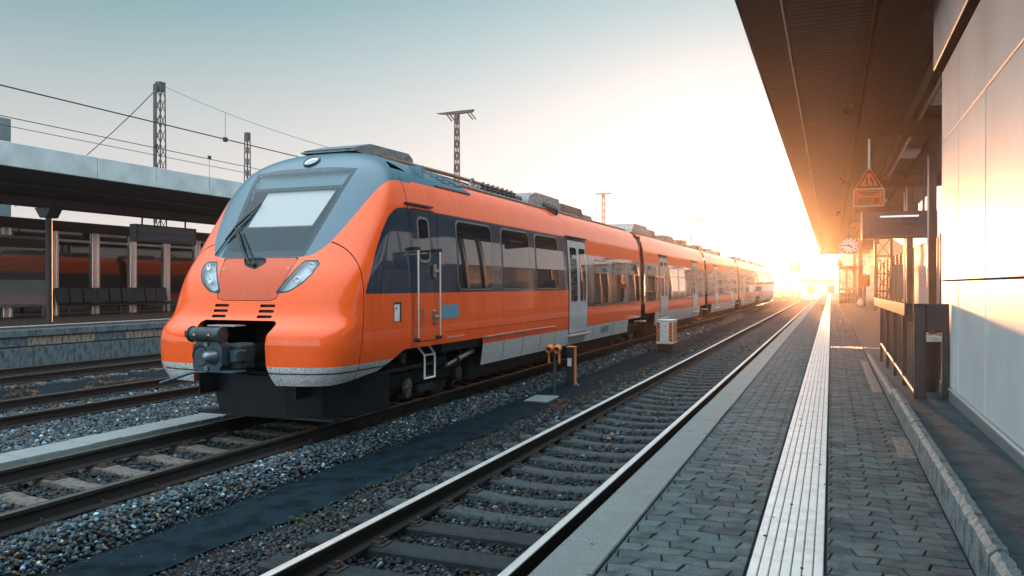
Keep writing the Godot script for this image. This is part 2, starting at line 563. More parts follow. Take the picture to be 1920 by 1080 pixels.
func build_ground() -> void:
	var g := MB.new()
	g.q(Vector3(-320, -0.02, 30), Vector3(220, -0.02, 30), Vector3(220, -0.02, -330), Vector3(-320, -0.02, -330))
	struct("ground", g, M.ground)
	# the raised bed under the tracks, as one strip with the cross-section of the yard
	var prof := BED
	var b := MB.new()
	var zs := [12.0, 0.0, -20.0, -60.0, -120.0, -230.0]
	for k in zs.size() - 1:
		for j in prof.size() - 1:
			b.q(Vector3(prof[j][0], prof[j][1], zs[k]), Vector3(prof[j + 1][0], prof[j + 1][1], zs[k]), Vector3(prof[j + 1][0], prof[j + 1][1], zs[k + 1]), Vector3(prof[j][0], prof[j][1], zs[k + 1]))
	struct("terrain", b, M.bed)
	# asphalt footpath between the near track and the train, with a ragged edge
	var p := MB.new()
	rng.seed = 12
	var z := 10.0
	var wl := -5.62
	var wr := -4.74
	while z > -110:
		var nz := z - 0.3
		var nl := -5.62 + rng.randf_range(-0.05, 0.05) + 0.06 * sin(nz * 0.9)
		var nr := -4.74 + rng.randf_range(-0.06, 0.06) + 0.06 * sin(nz * 0.7 + 1.0)
		var mid := (wl + wr) / 2
		var nmid := (nl + nr) / 2
		p.q(Vector3(wl, 0.125, z), Vector3(mid, 0.15, z), Vector3(nmid, 0.15, nz), Vector3(nl, 0.125, nz))
		p.q(Vector3(mid, 0.15, z), Vector3(wr, 0.125, z), Vector3(nr, 0.125, nz), Vector3(nmid, 0.15, nz))
		z = nz
		wl = nl
		wr = nr
	struct("path", p, M.asphalt)
	var s := MB.new()
	s.q(Vector3(-14.85, 0.295, 10), Vector3(-13.55, 0.295, 10), Vector3(-13.55, 0.295, -90), Vector3(-14.85, 0.295, -90))
	struct("path", s, M.asphalt)


# ---------- tracks ----------
func track_line(x0: float, bend_at: float, radius: float, z_near: float, z_end: float) -> Array:
	# straight towards -z, then a bend to the left
	var pts := []
	var rights := []
	pts.append(Vector3(x0, 0, z_near)); rights.append(Vector3.RIGHT)
	pts.append(Vector3(x0, 0, bend_at)); rights.append(Vector3.RIGHT)
	var a := 0.0
	var p := Vector3(x0, 0, bend_at)
	var cen := Vector3(x0 - radius, 0, bend_at)
	while a < 1.1:
		a += 4.0 / radius
		p = cen + Vector3(cos(a), 0, -sin(a)) * radius
		if p.z < z_end or p.x < -150: break
		pts.append(p); rights.append(Vector3(cos(a), 0, -sin(a)))
	return [pts, rights]


func offset_line(l: Array, d: float, y: float) -> Array:
	var o := []
	for k in l[0].size():
		o.append(l[0][k] + l[1][k] * d + Vector3.UP * y)
	return o


func rail_profile() -> PackedVector2Array:
	# foot, web and the underside of the head, head top left to the running surface
	return PackedVector2Array([Vector2(-0.07, -0.172), Vector2(0.07, -0.172), Vector2(0.07, -0.16), Vector2(0.012, -0.14), Vector2(0.009, -0.055), Vector2(0.034, -0.04), Vector2(0.036, -0.012), Vector2(-0.036, -0.012), Vector2(-0.034, -0.04), Vector2(-0.009, -0.055), Vector2(-0.012, -0.14), Vector2(-0.07, -0.16)])


func head_profile() -> PackedVector2Array:
	return PackedVector2Array([Vector2(-0.0365, -0.011), Vector2(0.0365, -0.011), Vector2(0.034, -0.004), Vector2(0.024, -0.0008), Vector2(0.0, 0.0005), Vector2(-0.024, -0.0008), Vector2(-0.034, -0.004)])


func concrete_sleeper() -> MB:
	var b := MB.new()
	var st := [[-1.3, 0.0], [-0.95, 0.0], [-0.55, -0.004], [-0.3, -0.03], [0.0, -0.038], [0.3, -0.03], [0.55, -0.004], [0.95, 0.0], [1.3, 0.0]]
	for k in st.size() - 1:
		var x0: float = st[k][0]
		var x1: float = st[k + 1][0]
		var y0: float = st[k][1]
		var y1: float = st[k + 1][1]
		b.q(Vector3(x0, y0, 0.085), Vector3(x1, y1, 0.085), Vector3(x1, y1, -0.085), Vector3(x0, y0, -0.085))
		b.q(Vector3(x0, y0 - 0.02, 0.105), Vector3(x1, y1 - 0.02, 0.105), Vector3(x1, y1, 0.085), Vector3(x0, y0, 0.085))
		b.q(Vector3(x1, y1 - 0.02, -0.105), Vector3(x0, y0 - 0.02, -0.105), Vector3(x0, y0, -0.085), Vector3(x1, y1, -0.085))
		b.q(Vector3(x0, -0.2, 0.14), Vector3(x1, -0.2, 0.14), Vector3(x1, y1 - 0.02, 0.105), Vector3(x0, y0 - 0.02, 0.105))
		b.q(Vector3(x1, -0.2, -0.14), Vector3(x0, -0.2, -0.14), Vector3(x0, y0 - 0.02, -0.105), Vector3(x1, y1 - 0.02, -0.105))
	for s in [-1.0, 1.0]:
		var x: float = 1.3 * s
		if s > 0:
			b.q(Vector3(x, -0.2, 0.14), Vector3(x, -0.2, -0.14), Vector3(x, 0, -0.085), Vector3(x, 0, 0.085))
		else:
			b.q(Vector3(x, -0.2, -0.14), Vector3(x, -0.2, 0.14), Vector3(x, 0, 0.085), Vector3(x, 0, -0.085))
	return b


func fastening(rx: float) -> MB:
	# plate and spring clips on both sides of one rail
	var b := MB.new()
	if true:
		b.box(Vector3(rx - 0.17, -0.004, -0.08), Vector3(rx + 0.17, 0.012, 0.08))
		for s in [-1.0, 1.0]:
			b.tube(Vector3(rx + s * 0.12, 0.01, 0), Vector3(rx + s * 0.12, 0.065, 0), 0.022, 0.02, 6)
			b.pipe([Vector3(rx + s * 0.065, 0.035, -0.06), Vector3(rx + s * 0.135, 0.03, -0.05), Vector3(rx + s * 0.135, 0.03, 0.05), Vector3(rx + s * 0.065, 0.035, 0.06)], 0.009, 5)
	return b


func make_track(label: String, x0: float, ry: float, bend: float, radius: float, z_near: float, z_sleepers: float, spacing: float, head: Material, kinds: Callable, phase := 0.0) -> Node3D:
	var t := thing("railway_track", label, "railway track", Vector3(0, 0, 0), "tracks of the station yard")
	var l := track_line(x0, bend, radius, z_near, -300.0)
	for s in [-1.0, 1.0]:
		var line := offset_line(l, s * 0.7525, ry)
		var r := part("rail", MB.new().sweep(rail_profile(), line, l[1]), M.rail_side, t)
		part("running_surface", MB.new().sweep(head_profile(), line, l[1]), head, r)
	var cs := concrete_sleeper().mesh()
	var ws := MB.new().cbox(Vector3(-1.3, -0.16, -0.13), Vector3(1.3, 0.0, 0.13), 0.015).mesh()
	var fs := [fastening(-0.7525).mesh(), fastening(0.7525).mesh()]
	var z := z_near - phase
	var k := 0
	while z > z_sleepers:
		var kind: String = kinds.call(z)
		var at := Vector3(x0, ry - 0.178, z)
		var turn := 0.0
		if z < bend:
			var a := (bend - z) / radius
			at = Vector3(x0 - radius + cos(a) * radius, ry - 0.178, bend - sin(a) * radius)
			turn = a
		var o := part("sleeper", ws if kind == "sleeper_wood" else cs, M[kind], t)
		o.position = at + Vector3(rng.randf_range(-0.015, 0.015), rng.randf_range(-0.006, 0.0), 0)
		o.rotation.y = turn + rng.randf_range(-0.008, 0.008)
		if kind == "sleeper_pale": o.scale.x = 0.9
		if z > -45:
			for f in fs: part("fastening", f, M.clip, o)
		z -= spacing
		k += 1
	return t


func build_tracks() -> void:
	rng.seed = 21
	var near_kind := func(z: float) -> String: return "sleeper_wood" if z > -6.6 else "sleeper_concrete"
	make_track("empty railway track with polished rails right beside the paved platform", NEAR_TRACK, RAIL_NEAR, -104.0, 170.0, 8.0, -150.0, 0.62, M.rail_head, near_kind, 0.1)
	var pale := func(_z: float) -> String: return "sleeper_pale"
	make_track("railway track on which the orange train stands, pale sleepers in front", TRAIN_TRACK, RAIL_FAR, -92.0, 150.0, 8.0, -40.0, 0.62, M.rail_head_dull, pale, 0.34)
	make_track("rusty track between the concrete trough and the asphalt strip", -11.55, RAIL_FAR, -72.0, 150.0, 8.0, -40.0, 0.62, M.rail_head_dull, pale, 0.2)
	make_track("dark track running along the wall of the far platform", -16.22, RAIL_FAR, -72.0, 150.0, 8.0, -40.0, 0.62, M.rail_head_dull, pale, 0.5)


# ---------- stones ----------
func stone_mesh(sd: int) -> ArrayMesh:
	var r := RandomNumberGenerator.new()
	r.seed = sd
	# an octahedron split once, pushed about: 32 facets
	var base := [Vector3.UP, Vector3.DOWN, Vector3.LEFT, Vector3.RIGHT, Vector3.FORWARD, Vector3.BACK]
	var faces := []
	for y in [0, 1]:
		for x in [2, 3]:
			for zz in [4, 5]:
				faces.append([base[y], base[x], base[zz]])
	var jit := {}
	var b := MB.new()
	for f in faces:
		var m := [(f[0] + f[1]).normalized(), (f[1] + f[2]).normalized(), (f[2] + f[0]).normalized()]
		for tr in [[f[0], m[0], m[2]], [m[0], f[1], m[1]], [m[2], m[1], f[2]], [m[0], m[1], m[2]]]:
			var p := []
			for c in tr:
				var key := Vector3i((c * 100).round())
				if not jit.has(key): jit[key] = r.randf_range(0.68, 1.12)
				p.append(Vector3(c.x, c.y * 0.66, c.z * 0.84) * jit[key])
			var ctr: Vector3 = (p[0] + p[1] + p[2]) / 3.0
			if (p[1] - p[0]).cross(p[2] - p[0]).dot(ctr) > 0: b.t(p[0], p[1], p[2])
			else: b.t(p[0], p[2], p[1])
	return b.mesh()


func stones(called: String, label: String, cat: String, areas: Array, tone: float, warm: float) -> void:
	# areas: [x0, x1, z0, z1, y, per square metre, radius, y jitter]
	var root := Node3D.new()
	root.name = numbered(called)
	add_child(root)
	tag(root, label, cat)
	root.set_meta("kind", "stuff")
	var lists := [[], [], [], []]
	for a in areas:
		var cnt := int((a[1] - a[0]) * (a[2] - a[3]) * a[5])
		for k in cnt:
			var x := rng.randf_range(a[0], a[1])
			var z := rng.randf_range(a[3], a[2])
			var s: float = a[6] * exp(rng.randf_range(-0.45, 0.4))
			var bs := Basis.from_euler(Vector3(rng.randf_range(-0.7, 0.7), rng.randf_range(0, TAU), rng.randf_range(-0.7, 0.7))).scaled(Vector3(s, s, s))
			var edge := minf(minf(x - a[0], a[1] - x) / 0.12, 1.0)
			var y: float = lin(BED, x) + a[4] + rng.randf_range(-a[7], a[7]) - (1.0 - edge) * 0.015
			var v := tone * exp(rng.randf_range(-1.5, 0.7)) * (4.0 if rng.randf() < 0.08 else 1.0)
			var wr := 1.0 + (warm if rng.randf() < 0.14 else 0.0)
			lists[rng.randi() % 4].append([Transform3D(bs, Vector3(x, y, z)), Color(minf(v * (0.6 if wr == 1.0 else wr), 0.8), v, v * (1.25 if wr == 1.0 else 0.7))])
	for i in 4:
		var mm := MultiMesh.new()
		mm.transform_format = MultiMesh.TRANSFORM_3D
		mm.use_colors = true
		mm.mesh = stone_mesh(100 + i)
		mm.instance_count = lists[i].size()
		for k in lists[i].size():
			mm.set_instance_transform(k, lists[i][k][0])
			mm.set_instance_color(k, lists[i][k][1])
		var o := MultiMeshInstance3D.new()
		o.name = "stones"
		o.multimesh = mm
		o.material_override = M.stone
		root.add_child(o, true)


func build_ballast() -> void:
	rng.seed = 77
	stones("ballast", "dark crushed stone lying between the sleepers of the platform track", "ballast", [
		[-4.62, -1.3, -2.0, -10.0, 0.02, 900, 0.023, 0.02], [-4.62, -1.3, -10.0, -24.0, 0.02, 360, 0.033, 0.02], [-4.62, -1.3, -24.0, -60.0, 0.02, 90, 0.05, 0.02]], 0.026, 0.5)
	stones("ballast", "pale blue-grey crushed stone heaped beside the asphalt path under the train", "ballast", [
		[-6.35, -5.6, -2.5, -12.0, 0.03, 1700, 0.024, 0.03], [-6.12, -5.62, -2.5, -14.0, 0.065, 1100, 0.024, 0.022], [-6.3, -5.6, -12.0, -26.0, 0.03, 850, 0.033, 0.035], [-6.3, -5.5, -26.0, -60.0, 0.03, 160, 0.055, 0.04]], 0.075, 0.3)
	stones("ballast", "dark crushed stone between the rails under the front of the train", "ballast", [
		[-8.3, -6.2, -2.5, -12.0, 0.01, 760, 0.024, 0.02], [-8.3, -6.2, -12.0, -24.0, 0.01, 120, 0.04, 0.02]], 0.025, 0.4)
	stones("ballast", "coarse grey-blue crushed stone left of the pale concrete trough", "ballast", [
		[-10.65, -8.9, -4.0, -14.0, 0.01, 1100, 0.029, 0.03], [-13.4, -10.65, -5.0, -16.0, 0.005, 360, 0.03, 0.02], [-10.65, -8.9, -14.0, -24.0, 0.01, 200, 0.045, 0.03]], 0.07, 0.2)
	stones("ballast", "fine dark crushed stone along the wall of the far platform", "ballast", [
		[-17.7, -14.9, -8.0, -22.0, 0.01, 220, 0.034, 0.02]], 0.04, 0.6)
	stones("gravel", "loose grit strewn along both edges of the asphalt path", "gravel", [
		[-5.62, -5.4, -2.5, -20.0, 0.03, 380, 0.009, 0.006], [-4.85, -4.5, -2.5, -20.0, 0.02, 560, 0.011, 0.008], [-5.5, -4.75, -2.5, -20.0, 0.035, 14, 0.01, 0.006]], 0.06, 0.3)


# ---------- the paved platform ----------
func paver_outline(x0: float, x1: float, row: int, pitch: float, period: float) -> PackedVector2Array:
	# long edges follow a shared stepped wave, ends are slanted; y runs away from the camera
	var sl := 0.011 if row % 2 == 0 else -0.011
	var wave := func(x: float) -> float:
		var s := fposmod(x / period, 1.0)
		return 0.009 * clampf(absf(s - 0.5) * 6.0 - 1.0, 0.0, 1.0)
	var p := PackedVector2Array()
	var xs := []
	var kmin := int(floor((x0 - 0.03) / period)) - 1
	for k in range(kmin, kmin + 5):
		for s in [1.0 / 6.0, 1.0 / 3.0, 2.0 / 3.0, 5.0 / 6.0]:
			xs.append((k + s) * period)
	xs.sort()
	p.append(Vector2(x0 - sl, wave.call(x0 - sl)))
	for x in xs:
		if x > x0 - sl + 0.006 and x < x1 - sl - 0.006: p.append(Vector2(x, wave.call(x)))
	p.append(Vector2(x1 - sl, wave.call(x1 - sl)))
	p.append(Vector2(x1 + sl, pitch + wave.call(x1 + sl)))
	xs.reverse()
	for x in xs:
		if x > x0 + sl + 0.006 and x < x1 + sl - 0.006: p.append(Vector2(x, pitch + wave.call(x)))
	p.append(Vector2(x0 + sl, pitch + wave.call(x0 + sl)))
	return p


func paver_into(b: MB, poly: PackedVector2Array, z0: float, y: float) -> void:
	# a block with a bevelled top standing in its joints; outline x, y=away
	var inset := Geometry2D.offset_polygon(poly, -0.004)
	if inset.is_empty(): return
	var o: PackedVector2Array = inset[0]
	if Geometry2D.is_polygon_clockwise(o): o.reverse()
	var c := Vector2.ZERO
	for q in o: c += q
	c /= o.size()
	var inner := PackedVector2Array()
	for q in o:
		var d := q - c
		inner.append(q - Vector2(signf(d.x) * minf(absf(d.x), 0.004), signf(d.y) * minf(absf(d.y), 0.004)))
	var idx := Geometry2D.triangulate_polygon(inner)
	for k in range(0, idx.size(), 3):
		var a := Vector3(inner[idx[k]].x, y, z0 - inner[idx[k]].y)
		var bb := Vector3(inner[idx[k + 1]].x, y, z0 - inner[idx[k + 1]].y)
		var cc := Vector3(inner[idx[k + 2]].x, y, z0 - inner[idx[k + 2]].y)
		if (bb - a).cross(cc - a).y > 0: b.t(a, bb, cc)
		else: b.t(a, cc, bb)
	for k in o.size():
		var k2 := (k + 1) % o.size()
		var a0 := Vector3(o[k].x, y - 0.003, z0 - o[k].y)
		var a1 := Vector3(o[k2].x, y - 0.003, z0 - o[k2].y)
		var i0 := Vector3(inner[k].x, y, z0 - inner[k].y)
		var i1 := Vector3(inner[k2].x, y, z0 - inner[k2].y)
		b.q(a0, a1, i1, i0)
		b.q(a0 - Vector3(0, 0.02, 0), a1 - Vector3(0, 0.02, 0), a1, a0)


func build_platform() -> void:
	rng.seed = 5
	var base := struct("platform", MB.new().box(Vector3(-1.10, 0, 12), Vector3(9.0, PLATFORM - 0.012, -135)), M.joint_sand)
	base.set_meta("label", "paved island platform in the foreground with a white ribbed guidance strip")
	# retaining wall under the edge
	part("retaining_wall", MB.new().box(Vector3(-1.14, -0.02, 12), Vector3(-1.101, PLATFORM - 0.13, -135)), M.platform_body, base)
	# edge slabs
	var slab := MB.new().cbox(Vector3(-1.18, PLATFORM - 0.12, -0.452), Vector3(-0.93, PLATFORM + 0.002, 0.452), 0.006).mesh()
	var z := 4.56
	while z > -130:
		var o := part("edge_slab", slab, M.edge_slab, base)
		o.position = Vector3(rng.randf_range(-0.002, 0.002), rng.randf_range(-0.002, 0.002), z - 0.456)
		z -= 0.912
	# blocks: the nearest rows singly, the others joined
	var pitch := 0.1
	var period := 0.2
	var bands := [[-0.918, -0.338], [-0.018, 0.565]]
	var kinds := ["paver_a", "paver_b", "paver_c", "paver_a", "paver_b"]
	var rest := {}
	for k in ["paver_a", "paver_b", "paver_c"]: rest[k] = MB.new()
	var singles := 0
	for row in range(-30, 560):
		var z0 := -row * pitch
		for band in bands:
			var clip := PackedVector2Array([Vector2(band[0], -1), Vector2(band[1], -1), Vector2(band[1], 2), Vector2(band[0], 2)])
			var off := 0.1 if row % 2 else 0.0
			var j := int(floor((band[0] - off) / period)) - 1
			while j * period + off < band[1] + 0.05:
				var poly := paver_outline(j * period + off, (j + 1) * period + off, row, pitch, period)
				j += 1
				for piece in Geometry2D.intersect_polygons(poly, clip):
					var wide := 0.0
					var lo := INF
					var hi := -INF
					for q in piece:
						lo = minf(lo, q.x)
						hi = maxf(hi, q.x)
					wide = hi - lo
					if wide < 0.025: continue
					var kind: String = kinds[rng.randi() % 5]
					var y := PLATFORM + rng.randf_range(-0.0022, 0.0018)
					if row >= 31 and singles < 290 and wide > 0.05:
						var b := MB.new()
						paver_into(b, piece, z0, y)
						if b.v.size():
							part("paving_block", b, M[kind], base)
							singles += 1
					else:
						paver_into(rest[kind], piece, z0, y)
	for k in rest:
		var o := part("paving_blocks", rest[k], M[k], base)
		o.set_meta("kind", "stuff")
	# the plain paving further out and to the right
	part("paving_field", MB.new().box(Vector3(-0.92, PLATFORM - 0.03, -56.05), Vector3(0.57, PLATFORM - 0.001, -134.9)), M.paver_a, base)
	part("paving_field", MB.new().box(Vector3(0.575, PLATFORM - 0.03, -15.2), Vector3(8.9, PLATFORM - 0.002, -134.9)), M.paver_b, base)
	# guidance strip: tiles with ribs along the platform
	var tile := MB.new()
	var groove := MB.new()
	var x0 := -0.33
	var w := 0.304 / 7.0
	for k in 7:
		var a := x0 + k * w + 0.0028
		var c := x0 + (k + 1) * w - 0.0028
		tile.cbox(Vector3(a, PLATFORM - 0.02, -0.1465), Vector3(c, PLATFORM + 0.004, 0.1465), 0.003)
	groove.box(Vector3(x0 + 0.001, PLATFORM - 0.02, -0.147), Vector3(x0 + 0.303, PLATFORM - 0.0025, 0.147))
	var tm := tile.mesh()
	var gm := groove.mesh()
	z = 2.0
	var cnt := 0
	while cnt < 290:
		var tl := part("guidance_tile", tm, M.tactile_b if rng.randf() < 0.4 else M.tactile_a, base)
		tl.position = Vector3(0, rng.randf_range(-0.0015, 0.0015), z - 0.15)
		part("tile_base", gm, M.tactile_groove, tl)
		z -= 0.3
		cnt += 1
	part("guidance_strip", MB.new().box(Vector3(x0, PLATFORM - 0.02, z), Vector3(-0.026, PLATFORM + 0.003, -134)), M.tactile_a, base)
	# crossing strip of short ribs
	for k in 14:
		var cx := 0.0 + k * 0.042
		part("guidance_rib", MB.new().cbox(Vector3(cx, PLATFORM - 0.01, -17.1), Vector3(cx + 0.028, PLATFORM + 0.006, -16.75), 0.003), M.tactile_a, base)
	part("guidance_rib", MB.new().cbox(Vector3(0.6, PLATFORM - 0.01, -16.96), Vector3(0.98, PLATFORM + 0.005, -16.9), 0.003), M.tactile_a, base)
	# drain cover and repaired patch beside the kerb
	part("drain_cover", MB.new().cbox(Vector3(0.452, PLATFORM - 0.01, -7.02), Vector3(0.563, PLATFORM + 0.006, -6.22), 0.003), M.manhole, base)
	part("drain_cover", MB.new().cbox(Vector3(0.44, PLATFORM - 0.01, -14.0), Vector3(0.55, PLATFORM + 0.006, -9.9), 0.003), M.manhole, base)
	# concrete ledge along the building, rising towards the camera, with a worn kerb
	var lg := MB.new()
	var hs := [[-15.1, 0.03], [-12.0, 0.055], [-9.0, 0.085], [-6.0, 0.115], [-3.0, 0.14], [5.0, 0.16]]
	for k in hs.size() - 1:
		var za: float = hs[k][0]
		var zb: float = hs[k + 1][0]
		var ya: float = PLATFORM + hs[k][1]
		var yb: float = PLATFORM + hs[k + 1][1]
		lg.q(Vector3(0.62, yb, zb), Vector3(1.6, yb - 0.03, zb), Vector3(1.6, ya - 0.03, za), Vector3(0.62, ya, za))
	lg.q(Vector3(1.6, PLATFORM - 0.02, -15.1), Vector3(0.62, PLATFORM - 0.02, -15.1), Vector3(0.62, PLATFORM + 0.03, -15.1), Vector3(1.6, PLATFORM, -15.1))
	struct("pavement", lg, M.ledge, "bare concrete ledge between the kerb and the panelled wall")
	var kerb := struct("kerb", MB.new().box(Vector3(0.60, PLATFORM - 0.02, 5), Vector3(0.61, PLATFORM - 0.005, -15)), M.kerb, "chipped concrete kerb with pale broken upper edge beside the platform paving")
	var seg := [[-15.0, -9.15, 0.045, 0.10], [-9.1, -6.9, 0.16, 0.172], [-6.88, -3.6, 0.168, 0.185], [-3.58, -0.4, 0.18, 0.195], [-0.38, 5.0, 0.19, 0.2]]
	for s in seg:
		var edge := MB.new()
		var ks := part("kerb_stone", kerb_block(s[0], s[1], s[2], s[3], edge), M.kerb, kerb)
		part("worn_edge", edge, M.kerb_edge, ks)

	var gum := MB.new()
	for k in 150:
		var gx := rng.randf_range(-1.1, 0.55)
		var gz := -3.0 - 16.0 * pow(rng.randf(), 1.5)
		var gr := rng.randf_range(0.004, 0.011)
		gum.plate(Vector3(gx, PLATFORM + (0.0075 if gx > -0.33 and gx < -0.025 else 0.0045), gz), Vector3.RIGHT, Vector3(0, 0, -1), circle(gr, 7), 0.004)
	var go := part("gum_spots", gum, M.rubber, base)
	go.set_meta("kind", "stuff")


func kerb_block(za: float, zb: float, ha: float, hb: float, edge: MB) -> MB:
	# front face at x 0.57 to a broken arris, top about 5 cm wide
	var b := MB.new()
	var n := int(absf(zb - za) / 0.035)
	var prev := []
	for k in n + 1:
		var f := float(k) / n
		var z := lerpf(za, zb, f)
		var h := lerpf(ha, hb, f)
		var chip := maxf(0.0, rng.randf_range(-0.018, 0.016)) + 0.004
		var ring := [Vector3(0.572, PLATFORM - 0.03, z), Vector3(0.578 + rng.randf_range(-0.002, 0.002), PLATFORM + h - 0.02 - chip, z), Vector3(0.598 + chip * 0.8, PLATFORM + h + rng.randf_range(-0.003, 0.002), z), Vector3(0.64 + rng.randf_range(-0.006, 0.006), PLATFORM + h, z), Vector3(0.646, PLATFORM - 0.03, z)]
		if k > 0:
			for j in 4:
				(edge if j == 1 else b).q(ring[j], prev[j], prev[j + 1], ring[j + 1])
		else:
			b.q(ring[0], ring[1], ring[2], ring[3])
			b.t(ring[0], ring[3], ring[4])
		prev = ring
	b.q(prev[3], prev[2], prev[1], prev[0])
	b.t(prev[4], prev[3], prev[0])
	return b


# ---------- building with metal panels ----------
func build_station_building() -> void:
	var t := thing("station_building", "station building with large pale metal wall panels beside the platform", "building", Vector3(1.1, PLATFORM, -9.6))
	var o := Vector3(1.1, PLATFORM, -9.6)
	part("core", MB.new().box(Vector3(1.13, 0.5, 6) - o, Vector3(5.0, 6.6, -9.57) - o), M.dark_gap, t)
	part("plinth", MB.new().cbox(Vector3(1.085, PLATFORM - 0.05, 6) - o, Vector3(1.135, 1.295, -9.6) - o, 0.006), M.panel_trim, t)
	part("plinth_rail", MB.new().cbox(Vector3(1.078, 1.2955, 6) - o, Vector3(1.135, 1.312, -9.6) - o, 0.003), M.sign_edge, t)
	var rows := [[1.318, 2.372], [2.384, 3.834], [3.846, 4.6]]
	var cols := [-9.6, -8.42, -7.02, -5.62, -4.22, -2.82, -1.42, -0.02, 1.38, 2.78, 4.18, 5.58]
	for r in rows:
		for k in cols.size() - 1:
			var p := part("wall_panel", MB.new().cbox(Vector3(1.1, r[0], cols[k] + 0.012) - o, Vector3(1.128, r[1], cols[k + 1] - 0.012) - o, 0.005), M.panel_enamel, t)
			p.position = Vector3(rng.randf_range(-0.0015, 0.0015), 0, 0)
	part("end_panel", MB.new().cbox(Vector3(1.1, 1.1, -9.628) - o, Vector3(5.0, 4.6, -9.6) - o, 0.005), M.panel_enamel, t)
	# fascia standing proud above
	for k in cols.size() - 1:
		part("fascia_panel", MB.new().cbox(Vector3(1.03, 4.66, cols[k] - (0.14 if k == 0 else -0.006)) - o, Vector3(1.06, 6.4, cols[k + 1] - 0.006) - o, 0.006), M.panel_enamel, t)
	part("soffit", MB.new().box(Vector3(1.035, 4.64, 5.6) - o, Vector3(1.14, 4.658, -9.73) - o), M.dark_gap, t)
	part("fascia_return", MB.new().box(Vector3(1.062, 4.66, -9.72) - o, Vector3(5.0, 6.4, -9.69) - o), M.panel_enamel, t)


